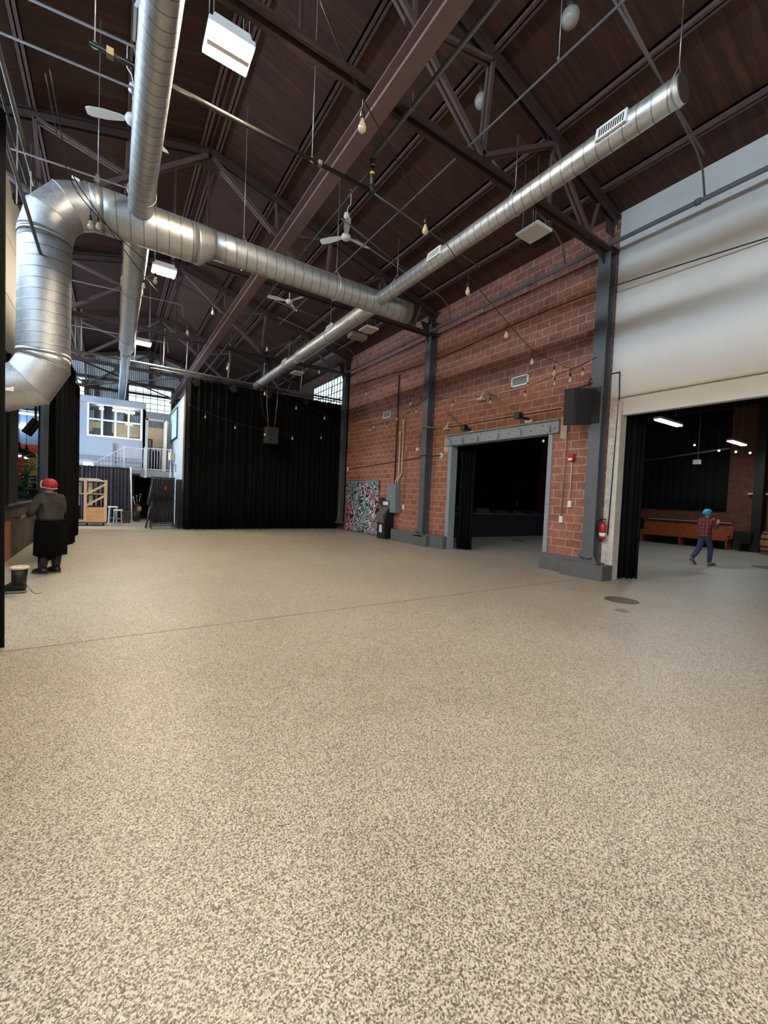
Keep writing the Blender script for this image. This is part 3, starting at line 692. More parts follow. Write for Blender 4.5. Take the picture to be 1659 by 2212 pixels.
obj('body', MB().box(6.6, 7.2, 12.4, 12.75, 7.0, 7.15), mat('tan metal', (150, 130, 115), .5), t, bevel=.02); obj('suspension', MB().cyl((6.7, 12.5, 7.1), (6.7, 12.5, roof_z(6.7)-.03), .008, 6).cyl((7.1, 12.5, 7.1), (7.1, 12.5, roof_z(7.1)-.03), .008, 6), PIPEDK, t)
def fan(x, y, z, rz, label):
    t = thing('ceiling_fan', label, 'ceiling fan', (x, y, z), rz)
    L = lambda nm, mb, m, **k: obj(nm, mb, m, t, local=True, **k)
    L('canopy', MB().lathe((0, 0, .42), [(.03, 0), (.075, .03), (.06, .12), (.02, .14)], 16), WHITEM)
    L('downrod', MB().cyl((0, 0, .05), (0, 0, .44), .016, 10), WHITEM)
    L('motor', MB().lathe((0, 0, -.05), [(.03, -.02), (.1, 0), (.115, .04), (.1, .09), (.03, .12)], 20), WHITEM)
    L('conduit', MB().tube([(0, 0, .55), (.03, .0, .7), (.1, 0, .8), (.1, .0, 1.15)], .01, 6), WHITEM)
    for k in range(3):
        a = k*2*PI/3; c, s = math.cos(a), math.sin(a); m = MB()
        prof = [(.09, .03, .0), (.16, .05, .01), (.4, .075, .02), (.62, .07, .02), (.68, .04, .02)]
        rr = []
        for r, hw, tl in prof:
            P = []
            for dx, dz in ((-hw, -tl), (hw, tl), (hw, tl+.006), (-hw, -tl+.006)):
                P.append((c*r - s*dx, s*r + c*dx, dz))
            rr.append(P)
        m.rings(rr, smooth=False); L('blade', m, WHITEM)
fan(4.5, 8.95, 7.72, .1, 'white three blade ceiling fan nearest the camera in the right half of the roof')
fan(4.6, 12.95, 7.72, .9, 'white three blade ceiling fan behind the crossing duct')
fan(.18, 8.2, 7.6, 2.75, 'white three blade ceiling fan half hidden by the left duct')
for x, y, lab in ((5.52, 3.95, 'dim round globe lamp on the dark roof at the very top of the picture'), (5.42, 5.6, 'dim round globe lamp on the dark roof beside the truss post')):
    t = thing('globe_lamp', lab, 'ceiling lamp', (x, y, 8.75), 0, 'unlit globe lamps')
    obj('globe', MB().ball((x, y, 8.8), .13, 18), mat('frosted globe', (150, 146, 140), .3), t)
    obj('collar', MB().cyl((x, y, 8.9), (x, y, 9.05), .06, 14), STEELDK, t)

# ================================================================== STRING LIGHTS
def string_lights(label, pts, drop=.06, sc=1.0, skip=(0, -1), attach=True):
    t = thing('string_lights', label, 'string lights', tuple(pts[0]))
    obj('cable', MB().tube(smooth_path(pts, 6), .007, 6), BLACK, t)
    n = len(pts)
    for i, p in enumerate(pts):
        if i in skip or i-n in skip: continue
        x, y, z = p; z -= .008
        so = obj('socket', MB().cyl((x, y, z), (x, y, z-drop), .006, 6).lathe((x, y, z-drop-.07*sc), [(.018*sc, 0), (.02*sc, .03*sc), (.014*sc, .06*sc), (.008, .07*sc)], 10), BLACK, t)
        obj('bulb', MB().lathe((x, y, z-drop-.07*sc), [(.013*sc, 0), (.016*sc, -.02*sc), (.033*sc, -.065*sc), (.03*sc, -.09*sc), (.014*sc, -.108*sc), (.002, -.112*sc)], 12), BULBG, so)
string_lights('string of clear bulbs crossing the right duct down to the block wall',
    [(1.37, 3.36, 5.7), (2.05, 3.81, 5.63), (3.61, 4.73, 5.67), (5.11, 5.4, 5.54), (6.66, 5.85, 5.31), (7.82, 6.09, 5.08), (8.49, 5.98, 4.94), (8.73, 5.72, 4.77), (8.98, 5.25, 4.95)], .1, 1.25)
string_lights('string of clear bulbs swagged on the block wall between the two steel columns',
    [(9.05, 5.25, 5.04), (9.0, 5.59, 4.87), (9.02, 6.32, 4.8), (9.05, 7.21, 4.68), (9.05, 8.41, 4.7), (9.05, 10.0, 4.88), (9.05, 11.3, 5.17)])
string_lights('string of clear bulbs rising from the middle column to the far corner', [(9.05, 11.31, 5.18), (9.07, 12.3, 5.37), (9.1, 15.59, 6.34), (9.1, 17.5, 6.97)], .1, 1.25)
string_lights('lower swag of clear bulbs past the small wall grille', [(9.03, 11.3, 5.15), (9.1, 11.98, 4.98), (9.12, 12.77, 4.75), (9.15, 13.91, 4.67), (9.15, 15.28, 4.69), (9.12, 17.5, 4.92)])
string_lights('thin swag of clear bulbs just above the lower swag on the block wall', [(9.0, 11.29, 5.1), (9.05, 13.09, 4.84), (9.1, 14.84, 4.76), (9.1, 17.5, 4.96)])
string_lights('swag of clear bulbs hanging across the middle of the black curtain', [(9.08, 17.5, 4.7), (7.66, 16.9, 4.34), (6.34, 16.9, 4.16), (5.19, 17.0, 4.2), (4.08, 17.3, 4.38), (3.01, 17.6, 4.69), (2.42, 17.9, 4.94)])
string_lights('long string of clear bulbs rising from the corner column to the elbow duct', [(9.08, 17.5, 4.94), (7.33, 15.92, 5.02), (5.6, 14.65, 4.97), (4.04, 13.38, 4.99), (2.6, 12.1, 5.2), (1.41, 10.82, 5.49), (.43, 9.3, 5.65), (-.25, 7.9, 5.78), (-.56, 7.3, 5.95), (-.7, 6.5, 6.5)], skip=(0, -1, -2))
string_lights('highest string of clear bulbs from the far corner over the curtain', [(9.07, 17.3, 6.66), (6.73, 15.27, 6.7), (4.11, 13.53, 6.51), (2.13, 11.8, 6.53), (.63, 9.4, 5.9), (-.34, 7.8, 5.75), (-.62, 7.3, 6.0), (-.75, 6.6, 6.5)], .08, 1.2, skip=(0, -1, -2))

# ================================================================== DRAPES
def drape(x0, y0, x1, y1, z0, z1, waves, amp, seed=1, lean=0.0, th=.02):
    """pleated cloth: closed sheet with vertical folds"""
    rnd = random.Random(seed); n = waves*10; L = math.hypot(x1-x0, y1-y0); nx, ny = -(y1-y0)/L, (x1-x0)/L
    ph = [rnd.uniform(0, 6) for _ in range(5)]; rows = 5; F = []
    for side in (1, -1):
        for k in range(rows+1):
            t = k/rows; ring = []
            for i in range(n+1):
                u = i/n; a = amp*(1.0-.35*t)*(math.sin(u*waves*2*PI+.8*math.sin(u*waves*1.7+ph[0])+.3*t)+.35*math.sin(u*waves*3.3+ph[1]+t*.5))
                o = a + side*th/2
                ring.append((x0+(x1-x0)*u+nx*o, y0+(y1-y0)*u+ny*o, z0+(z1-z0)*t + (.01*math.sin(i*1.3) if k == 0 else 0)))
            F.append(ring)
    m = MB(); R = rows+1; N = n+1
    for r in F: m.v += r
    for k in range(rows):
        for i in range(n):
            a = k*N+i; m.f.append([a, a+1, a+1+N, a+N]); m.sm.append(True); m.mi.append(0)
            b = R*N+a; m.f.append([b, b+N, b+1+N, b+1]); m.sm.append(True); m.mi.append(0)
        for i in (0, n):
            a = k*N+i; b = R*N+a; m.f.append([a, b, b+N, a+N]); m.sm.append(False); m.mi.append(0)
    for i in range(n):
        m.f.append([i, R*N+i, R*N+i+1, i+1]); a = rows*N+i; m.f.append([a, a+1, R*N+a+1, R*N+a])
        m.sm += [False, False]; m.mi += [0, 0]
    return m
def drape_thing(name, label, cat, args, m, pole=None, **k):
    t = thing(name, label, cat, ((args[0]+args[2])/2, (args[1]+args[3])/2, args[4]))
    obj('cloth', drape(*args, **k), m, t)
    if pole: obj('rail', MB().cyl(pole[0], pole[1], pole[2], 10), PIPEGR, t)
    return t
drape_thing('stage_curtain', 'huge black velour curtain closing off the far end of the hall', 'curtain', (2.38, 18.2, 9.28, 18.2, .02, 6.05, 26, .07), DRAPE, seed=3)
t = thing('side_drape', 'dark drape standing nearest the camera on the left edge of the picture', 'curtain', (-.98, 5, 0))
obj('cloth', drape(-.99, 2.2, -.92, 5.32, .02, 5.0, 12, .06, seed=5), DRAPE, t)
for y0, y1, lab, sd in ((10.9, 11.95, 'black side drape just behind the person, first beyond the bar opening', 6), (13.6, 14.3, 'black side drape hanging past the bar, middle of three', 8), (16.0, 16.75, 'black side drape farthest back, next to the storage area', 9)):
    t = thing('side_drape', lab, 'curtain', (-.95, y0, 0))
    obj('cloth', drape(-.99 if y0 > 11 else -1.05, y0, -.95, y1, .02, 4.72, 4, .05 if y0 > 15 else .08, seed=sd), DRAPE, t)
b = MB().cyl((-.95, 2, 5.03), (-.95, 8.2, 5.03), .022, 10)
solo('curtain_track', b, PIPEGR, 'grey curtain pipe in front of the elbow duct at the left edge', 'rail')
b = MB().cyl((-.95, 9.2, 4.76), (-.95, 17, 4.76), .022, 10)
solo('curtain_track', b, PIPEDK, 'dark curtain pipe carrying the black side drapes past the bar', 'rail')
# lighting pipe over the curtain
t = thing('lighting_pipe', 'long grey lighting pipe hung across the hall over the black curtain', 'rail', (4, 18, 6.2))
obj('pipe_run', MB().cyl((-1.6, 18.0, 6.22), (9.3, 18.0, 6.22), .045, 12), PIPEGR, t)
obj('pipe_run', MB().cyl((1.1, 17.9, 6.08), (9.3, 17.95, 6.1), .025, 10), PIPEDK, t)
m = MB()
for i in range(46): x = 2.45+i*.15; m.tube([(x, 18.0, 6.17), (x+.075, 18.05, 6.09), (x+.15, 18.0, 6.17)], .006, 5)
obj('tie_cords', m, mat('grey cotton cord', (120, 110, 108), .8), t)
for x in (-1.14, -.98, .61, 1.55, 2.34, 3.9, 5.35, 7.05, 8.6): obj('hanger', MB().cyl((x, 18, 6.24), (x, 17.75, 7.6), .02, 8), HANG, t)
t = thing('stage_lantern', 'black stage lantern hung left of the curtain from the lighting pipe', 'stage light', (1.35, 17.9, 5.86))
obj('body', MB().cyl((1.35, 18.05, 5.9), (1.35, 17.75, 5.86), .09, 14, .11), BLACK, t); obj('yoke', MB().tube([(1.23, 17.9, 5.88), (1.23, 17.9, 6.05), (1.47, 17.9, 6.05), (1.47, 17.9, 5.88)], .01, 6), BLACK, t)
for x, lab in ((2.65, 'black stage lantern at the left end of the black curtain'), (4.05, 'black stage lantern hung over the middle left of the curtain'), (5.5, 'black stage lantern just right of the curtain centre'), (7.2, 'black stage lantern left of the bright side window')):
    t = thing('stage_lantern', lab, 'stage light', (x, 17.8, 5.75))
    obj('body', MB().cyl((x, 17.95, 5.86), (x+.02, 17.68, 5.78), .09, 14, .12).cyl((x+.02, 17.68, 5.78), (x+.02, 17.66, 5.775), .13, 14), BLACK, t)
    obj('yoke', MB().tube([(x-.13, 17.85, 5.84), (x-.13, 17.9, 6.02), (x+.13, 17.9, 6.02), (x+.13, 17.85, 5.84)], .01, 6), BLACK, t)
# hanging speaker in front of the curtain
t = thing('hanging_speaker', 'grey black loudspeaker hung on two cables before the black curtain', 'speaker', (5.55, 17.3, 3.67))
obj('cabinet', MB().box(5.3, 5.82, 17.15, 17.55, 3.68, 4.38), mat('charcoal speaker cabinet', (38, 37, 38), .6), t, bevel=.02)
obj('grille', MB().box(5.33, 5.79, 17.13, 17.15, 3.71, 4.35), mat('speaker grille cloth', (52, 50, 50), .8, bump=.5, bscale=300), t)
obj('suspension', MB().tube([(5.42, 17.3, 4.38), (5.36, 17.4, 5.3), (5.35, 17.5, 7.3)], .008, 6).tube([(5.68, 17.3, 4.38), (5.8, 17.4, 5.5), (5.85, 17.45, 7.3)], .008, 6), ROD, t)
obj('cable', MB().tube(smooth_path([(5.5, 17.3, 4.38), (5.2, 17.3, 4.9), (5.1, 17.4, 5.6), (5.15, 17.5, 7.3)], 8), .008, 6), BLACK, t)
for x in (5.3, 5.9): solo('rigging_clamp', MB().box(x-.1, x+.1, 17.3, 17.5, 7.05, 7.25).cyl((x-.2, 17.35, 7.1), (x+.2, 17.35, 7.15), .03, 8), BLACK, 'black rigging clamp, %s of two, on the truss above the hanging speaker' % ('left' if x < 5.5 else 'right'), 'clamp')

# ================================================================== BLOCK WALL DRESSING
t = thing('door_1', None, None, (WX, 8.4, 0)); t['kind'] = 'structure'
obj('lintel_channel', MB().box(WX-.03, WX-.01, 6.34, 10.5, 3.45, 3.77).box(WX-.09, WX-.01, 6.34, 10.5, 3.755, 3.775).box(WX-.09, WX+.22, 6.34, 10.5, 3.43, 3.452), FRAMEGR, t)
obj('jamb', MB().box(WX-.03, WX+.25, 6.5, 6.62, 0, 3.45), FRAMEGR, t); obj('jamb', MB().box(WX-.03, WX+.25, 10.25, 10.4, 0, 3.45), FRAMEGR, t)
for yy in (6.6, 7.5, 8.3, 9.1, 9.75, 10.3): obj('stop_block', MB().box(WX-.09, WX-.03, yy-.035, yy+.035, 3.47, 3.62), FRAMEGR, t)
m = MB()
for i in range(12): m.cyl((WX-.031, 6.45+i*.36, 3.56+.11*(i % 2)), (WX-.045, 6.45+i*.36, 3.56+.11*(i % 2)), .016, 6)
obj('bolts', m, BLACK, t)
solo('grout_patch', MB().prism([(WX-.006, 6.3, 3.7), (WX-.006, 6.3, 3.3), (WX-.006, 6.12, 3.25), (WX-.006, 6.1, 3.8), (WX-.006, 6.28, 3.84)], (.008, 0, 0)), mat('pale mortar patch', (186, 172, 152), .9, bump=.5), 'pale mortar patch at the right end of the doorway lintel', 'wall patch')
solo('grout_patch', MB().prism([(WX-.006, 10.42, 3.78), (WX-.006, 10.62, 3.76), (WX-.006, 10.66, 3.3), (WX-.006, 10.48, 3.22), (WX-.006, 10.42, 3.4)], (.008, 0, 0)), MATS['pale mortar patch'], 'pale mortar patch at the left end of the doorway lintel', 'wall patch')
t = thing('doorway_drape', 'black drape bunched inside the left side of the doorway', 'curtain', (9.75, 10.0, 0))
obj('cloth', drape(9.65, 10.15, 9.95, 9.75, .03, 3.6, 4, .07, seed=12), DRAPE, t)
t = thing('doorway_drape', 'black drape bunched behind the white jamb of the wide opening', 'curtain', (9.75, 4.6, 0))
obj('cloth', drape(9.62, 4.85, 10.0, 4.62, .03, 3.9, 4, .06, seed=14), DRAPE, t)
def wall_grille(y0, y1, z0, z1, label):
    t = thing('wall_grille', label, 'vent', (WX, (y0+y1)/2, z0)); f = MB()
    f.box(WX-.03, WX, y0, y1, z0, z0+.035).box(WX-.03, WX, y0, y1, z1-.035, z1).box(WX-.03, WX, y0, y0+.035, z0, z1).box(WX-.03, WX, y1-.035, y1, z0, z1)
    obj('frame', f, WHITEM, t); s = MB(); n = 12
    for i in range(n): zz = z0+.035+(z1-z0-.07)*(i+.5)/n; s.box(WX-.02, WX-.008, y0+.03, y1-.03, zz-.006, zz+.002)
    s.box(WX-.007, WX, y0+.03, y1-.03, z0+.03, z1-.03)
    obj('louvres', s, mat('grey louvres', (150, 150, 146), .5), t)
wall_grille(7.35, 7.92, 4.86, 5.14, 'white framed air grille above the doorway')
wall_grille(13.98, 14.52, 4.88, 5.14, 'white framed air grille left of the middle column, above the bulbs')
# electrical panel and conduits
t = thing('electrical_panel', 'tall grey electrical panel on the block wall with pipes entering its top', 'electrical panel', (9.22, 13.45, 1.05))
obj('cabinet', MB().box(9.12, WX, 13.06, 13.72, 1.05, 2.17), GREYBOX, t, bevel=.008)
obj('door', MB().box(9.105, 9.12, 13.09, 13.69, 1.08, 2.14), GREYBOX, t, bevel=.004)
obj('label_plate', MB().box(9.1, 9.106, 13.35, 13.43, 1.68, 1.71), WHITEP, t)
solo('conduit', MB().tube([(9.29, 13.42, 2.17), (9.29, 13.42, 6.4), (9.34, 13.42, 6.45)], .03, 8), mat('dark painted conduit', (62, 42, 38), .5), 'dark thick conduit rising high above the electrical panel', 'pipe')
t = thing('conduit', 'cream conduit with round cap, shorter of the pair above the electrical panel', 'pipe', (9.28, 13.3, 2.17))
obj('pipe_run', MB().tube([(9.27, 13.32, 2.17), (9.27, 13.32, 2.3), (9.3, 13.18, 2.5), (9.3, 13.18, 4.05)], .028, 8), CONDW, t); obj('cap', MB().cyl((9.3, 13.18, 4.03), (9.3, 13.18, 4.22), .05, 12), CONDW, t)
t = thing('conduit', 'cream conduit with round cap, taller of the pair above the electrical panel', 'pipe', (9.28, 13.15, 2.17))
obj('pipe_run', MB().tube([(9.27, 13.17, 2.17), (9.27, 13.17, 2.35), (9.3, 12.98, 2.6), (9.3, 12.98, 4.5)], .028, 8), CONDW, t); obj('cap', MB().cyl((9.3, 12.98, 4.45), (9.3, 12.98, 4.72), .055, 12), CONDW, t)
def switch(x, y, z, label, name='switch_box', m=None):
    t = thing(name, label, 'switch', (x, y, z-.07))
    obj('box', MB().box(x-.05, x, y-.045, y+.045, z-.08, z+.08), m or WHITEP, t, bevel=.004); obj('toggle', MB().box(x-.06, x-.05, y-.012, y+.012, z-.02, z+.02), WHITEP, t); return t
switch(WX, 12.8, 1.3, 'pale switch box just right of the electrical panel')
solo('conduit', MB().tube([(9.32, 12.8, 1.38), (9.32, 12.8, 3.3), (9.32, 12.72, 3.45), (9.32, 12.05, 3.45)], .014, 8), CONDR, 'thin red painted conduit looping from the panel switch to a junction box', 'pipe')
solo('junction_box', MB().box(9.27, WX, 11.98, 12.12, 3.38, 3.5), WHITEP, 'small white junction box left of the middle column', 'electrical box')
solo('conduit', MB().tube([(9.32, 12.0, 3.5), (9.32, 12.0, 3.95), (9.32, 11.88, 4.1), (9.32, 11.6, 4.14), (9.0, 11.5, 4.14), (9.0, 11.3, 4.14), (9.3, 11.2, 4.12), (9.3, 10.4, 4.08), (9.3, 6.3, 4.06), (9.3, 6.12, 3.95), (9.3, 6.1, 3.8), (9.3, 6.14, 1.35)], .017, 8), mat('bare thin conduit', (182, 160, 146), .4, .3), 'thin pale conduit running over the doorway and down its right side', 'pipe')
switch(WX, 6.14, 1.27, 'pale switch box at the end of the conduit right of the doorway, lower one')
switch(WX, 5.93, 1.66, 'pale switch box under the fire alarm, upper one')
solo('conduit', MB().cyl((9.31, 5.93, 1.74), (9.31, 5.93, 2.68), .014, 8), CONDW, 'short pale conduit between the fire alarm and its box', 'pipe')
t = thing('fire_alarm', 'red fire alarm horn with white strobe near the big column', 'alarm', (9.3, 5.93, 2.7))
obj('body', MB().box(9.25, WX, 5.86, 6.0, 2.7, 2.88), RED, t, bevel=.01); obj('strobe', MB().box(9.22, 9.25, 5.88, 5.98, 2.71, 2.77), WHITEP, t, bevel=.008)
solo('conduit', MB().tube([(9.32, 17.5, 2.9), (9.32, 13.5, 3.05), (9.32, 11.62, 3.15), (9.02, 11.55, 3.15), (9.02, 11.25, 3.15), (9.32, 11.15, 3.15), (9.32, 10.85, 3.15)], .014, 8), BLACK, 'thin dark cable crossing the block wall to the round sensor', 'cable')
for y, z, lab in ((10.77, 3.13, 'round white beam sensor left of the doorway'), (17.45, 2.9, 'round white beam sensor in the far corner by the painted board')):
    t = thing('round_sensor', lab, 'sensor', (9.28, y, z-.08)); obj('base', MB().lathe((WX, y, z), [(.1, 0), (.1, -.03), (.06, -.07)], 18, (1, 0, 0)), WHITEP, t); obj('lens', MB().lathe((9.28, y, z), [(.045, 0), (.035, -.03), (.01, -.04)], 14, (1, 0, 0)), mat('dark lens', (60, 60, 64), .2), t)
# prop bars with clamps
for p, q, lab in (((9.33, 8.75, 4.86), (9.0, 7.42, 3.98), 'tan pole leaning down the wall to a black clamp above the doorway'), ((9.33, 10.6, 4.6), (9.15, 9.6, 3.93), 'thin brown pole leaning down the wall to a clamp at the left of the lintel')):
    t = thing('wall_pole', lab, 'pole', q); big = q[1] < 9
    obj('pole', MB().cyl(p, q, .03 if big else .013, 10), mat('tan steel tube', (150, 122, 88), .5) if big else PIPEBR, t)
    obj('clamp', MB().box(q[0]-.06, q[0]+.1, q[1]-.14, q[1]+.04, q[2]-.1, q[2]+.06).cyl((q[0], q[1]-.1, q[2]-.06), (WX-.005, q[1]-.16, q[2]-.08), .04, 8), BLACK, t, bevel=.01)
    obj('plate', MB().box(WX-.02, WX-.003, q[1]-.26, q[1]-.02, q[2]-.17, q[2]-.1), WHITEP, t)
for y, z in ((8.95, 4.72), (10.45, 4.02)): solo('halogen_lamp', MB().box(9.15, 9.32, y-.1, y+.1, z-.03, z).cyl((9.24, y, z), (9.3, y, z+.2), .014, 8).cyl((9.24, y, z), (9.24, y, z+.08), .04, 10), WHITEP, 'small white wall lamp %s' % ('at the head of the tan pole' if y < 9 else 'left of the lintel above the thin pole'), 'lamp')
# speaker on the wide column
t = thing('wall_speaker', 'big black loudspeaker mounted on the wide grey column', 'speaker', (8.75, 5.3, 3.4))
c = Vector((8.78, 5.36, 3.85)); ax = Vector((.42, -.1, .05)).normalized(); nn = Vector((-.12, -1, -.1)); nn = (nn-ax*nn.dot(ax)).normalized(); az = ax.cross(-nn).normalized()
if az.z < 0: az = -az
obj('cabinet', MB().obox(c-nn*.18, ax*.28, nn*.16, az*.4), BLACK, t, bevel=.02)
obj('grille', MB().obox(c, ax*.27, nn*.015, az*.39), mat('black perforated grille', (30, 32, 33), .7, bump=.5, bscale=250), t, bevel=.006)
obj('bracket', MB().tube([tuple(c-nn*.3+Vector((0, 0, .42))), (9.05, 5.35, 4.42), (9.1, 5.3, 4.2)], .02, 8).box(9.0, 9.06, 5.15, 5.4, 3.5, 4.3), BLACK, t)
obj('cable', MB().tube(smooth_path([(8.9, 5.35, 4.3), (9.0, 5.4, 4.5), (9.08, 5.3, 4.45), (9.06, 5.2, 4.2)], 8), .01, 6), BLACK, t)
t = thing('fire_extinguisher', 'red fire extinguisher hanging on the cream pier', 'fire extinguisher', (9.25, 5.03, .9))
x, y = 9.24, 5.04
obj('cylinder', MB().lathe((x, y, .9), [(.06, 0), (.07, .02), (.07, .3), (.05, .36), (.02, .39)], 18), RED, t, bevel=0)
obj('label_plate', MB().lathe((x, y, .96), [(.0715, 0), (.0715, .08)], 18), WHITEP, t); obj('valve', MB().cyl((x, y, 1.28), (x, y, 1.35), .02, 10).box(x-.03, x+.03, y-.06, y+.03, 1.33, 1.36), CHROME, t)
obj('hose', MB().tube(smooth_path([(x, y+.03, 1.34), (x-.02, y+.1, 1.3), (x-.03, y+.11, 1.1), (x-.04, y+.07, .98)], 8), .012, 8), BLACK, t)
solo('conduit', MB().tube([(9.33, 5.1, 4.62), (9.33, 4.92, 4.62), (9.33, 4.9, 4.1), (9.3, 4.95, 1.0)], .012, 6), BLACK, 'thin black conduit down the cream pier by the wide opening', 'pipe')
# painted board and cash machine
t = thing('painted_board', 'tall board painted with swirling black, white, teal and pink graffiti', 'mural', (9.28, 16, 0))
obj('panel', MB().box(9.28, 9.33, 15.75, 17.35, .05, 2.33), m_graffiti(), t); obj('panel', MB().box(9.27, 9.32, 14.55, 15.74, .02, 2.32), bpy.data.materials['swirling painted mural board'], t)
t = thing('cash_machine', 'black and grey cash machine with sloping keypad beside the painted board', 'cash machine', (9.0, 13.9, 0))
y0, y1, yf = 13.45, 13.95, 14.0
def cm(y0, y1, pts, m=None): return MB().prism([(9.32-d, y0, z) for d, z in pts], (0, y1-y0, 0))
AT = [(0, .02), (.5, .02), (.5, .72), (.53, .95), (.27, 1.28), (.22, 1.28), (.22, 1.52), (0, 1.52)]
obj('body', cm(13.42, 13.95, [(0, .02), (.42, .02), (.42, .9), (.2, 1.28), (0, 1.28)]), BLACK, t, bevel=.015)
obj('fascia', cm(13.44, 13.93, [(.42, .62), (.5, .64), (.52, .92), (.26, 1.26), (.2, 1.26), (.42, .9)]), mat('grey bezel plastic', (96, 94, 94), .4), t, bevel=.01)
obj('header', cm(13.42, 13.95, [(.02, 1.28), (.24, 1.28), (.22, 1.52), (.02, 1.52)]), mat('dark grey header', (62, 60, 60), .4), t, bevel=.01)
obj('header_sign', cm(13.5, 13.87, [(.235, 1.33), (.245, 1.33), (.235, 1.47), (.225, 1.47)]), WHITEP, t)
obj('screen', MB().obox((8.95, 13.7, 1.09), (.05, 0, .065), (0, .16, 0), (-.01, 0, -.008)), mat('dim violet screen', (70, 66, 90), .2), t)
obj('sticker', MB().box(8.893, 8.9, 13.6, 13.78, .25, .55), WHITEP, t)
solo('sign_holder', MB().box(9.22, 9.3, 14.1, 14.32, 1.35, 1.62).box(9.2, 9.22, 14.12, 14.3, 1.45, 1.58).box(9.25, 9.3, 14.18, 14.24, 1.0, 1.4), mat('dark sign frame', (54, 52, 56), .4), 'small dark display sign standing just behind the cash machine', 'sign')
solo('notice', MB().box(9.3, 9.31, 14.08, 14.2, 1.18, 1.32), WHITEP, 'small white notice under the dark display sign', 'sign')
# drains
for x, y, r, lab in ((7.5, 3.68, .27, 'round dark drain cover in the floor near the white opening'), (6.75, 3.3, .1, 'small round floor plug in front of the drain cover'), (14.9, 11.8, .3, 'round cover in the floor inside the doorway'), (16.6, 3.9, .45, 'round cover in the side room floor near the barrel')):
    solo('drain_cover', MB().lathe((x, y, 0), [(r, 0), (r, .004), (r*.95, .006)], 28), mat('brown drain plate', (84, 76, 62), .6, bump=.4) if r > .2 else mat('tan floor plug', (126, 114, 92), .6), lab, 'floor drain')

# ================================================================== STORAGE AREA AND MEZZANINE
b = MB().box(-5, 1.3, 23.5, 23.62, 2.4, 3.93).box(-5, -.98, 23.5, 23.62, 3.93, 5.43).box(1.13, 1.3, 23.5, 23.62, 3.93, 5.43).box(-5, 1.3, 23.42, 23.62, 5.43, 5.72).box(1.2, 1.32, 23.5, 27, 2.4, 5.72).box(-5, 1.3, 23.5, 27, 5.6, 5.7)
struct('wall_mezzanine', b, GREYWALL)
struct('trim_4', MB().box(-5, 1.3, 23.45, 23.5, 2.55, 2.6).box(-5, 1.3, 23.4, 23.5, 2.8, 2.86).box(-5, 1.3, 23.45, 23.5, 2.95, 3.0).box(-.02, .03, 23.42, 23.5, 2.6, 3.65), GREYTRIM)
struct('wall_mezzanine_back', MB().box(-5, 2.5, 26.8, 26.95, 2.4, 5.0), mat('warm office wall', (232, 214, 186), .7, var=.04))
struct('wall_mezzanine_side', MB().box(2.45, 2.6, 19.2, 27, 0, 5.55), GREYB)
struct('trim_5', MB().box(2.44, 2.61, 19.1, 19.22, 0, 5.6), mat('tan wall end', (128, 116, 100), .7))
struct('floor_mezzanine', MB().box(-5, 2.44, 23.3, 27, 2.2, 2.4).box(1.1, 2.44, 22.2, 23.4, 2.12, 2.42).box(.4, 1.1, 22.4, 23.4, 2.25, 2.42), GREYTRIM)
struct('wall_storage_back', MB().box(-5, .9, 23.6, 23.7, 0, 2.3).box(.9, 2.44, 25.5, 25.6, 0, 2.3).box(1.68, 1.74, 23.5, 25.5, 0, 2.2), BLACKR)
t = thing('window_7', None, None, (0, 23.5, 3.9)); t['kind'] = 'structure'
f = MB(); x0, x1, z0, z1 = -.98, 1.13, 3.93, 5.43
for i in range(5): xx = x0+(x1-x0)*i/4; f.box(xx-.04, xx+.04, 23.45, 23.52, z0, z1)
for i in range(3): zz = z0+(z1-z0)*i/2; f.box(x0-.04, x1+.04, 23.455, 23.515, zz-.04, zz+.04)
obj('window_frame', f, WHITEP, t); obj('pane', MB().box(x0, x1, 23.53, 23.535, z0, z1), GLASSY, t)
t = thing('door_2', None, None, (1.75, 23.5, 2.42)); t['kind'] = 'structure'
f = MB().box(1.32, 1.42, 23.45, 23.6, 2.42, 5.0).box(2.1, 2.2, 23.45, 23.6, 2.42, 5.0).box(1.32, 2.2, 23.45, 23.6, 4.92, 5.02)
obj('door_frame', f, mat('pale steel door frame', (176, 170, 164), .5), t); obj('transom', MB().box(1.3, 2.44, 23.5, 23.6, 5.02, 5.35), GREYTRIM, t)
obj('door_panel', MB().box(2.12, 2.17, 22.75, 23.45, 2.45, 4.9), WHITEP, t)
for x, z, wd, ht, lab, cc in ((1.68, 4.1, .34, .5, 'framed dark poster on the office wall seen through the open upper door', (70, 50, 90)), (-.2, 4.2, .4, .55, 'framed grey picture seen through the left office window panes', (120, 124, 130))):
    t = thing('framed_picture', lab, 'picture', (x, 26.75, z-ht/2))
    obj('frame', MB().box(x-wd/2, x+wd/2, 26.74, 26.79, z-ht/2, z+ht/2), BLACK, t); obj('print', MB().box(x-wd/2+.06, x+wd/2-.06, 26.73, 26.74, z-ht/2+.06, z+ht/2-.06), m_corner('print %d' % cc[0], cc, (190, 180, 190), 3), t)
t = thing('framed_picture', 'large framed pale blue poster on the grey side wall above the chairs', 'picture', (2.43, 22.2, 3.9))
obj('frame', MB().box(2.4, 2.45, 21.05, 23.45, 3.92, 5.35), BLACK, t, bevel=.01); obj('print', MB().box(2.39, 2.4, 21.15, 23.35, 4.02, 5.25), m_corner('pale blue print', (150, 190, 214), (206, 226, 236), 5), t)
t = thing('wall_floodlight', 'pale emergency light box on the grey side wall beside the landing', 'lamp', (2.36, 21.9, 2.9))
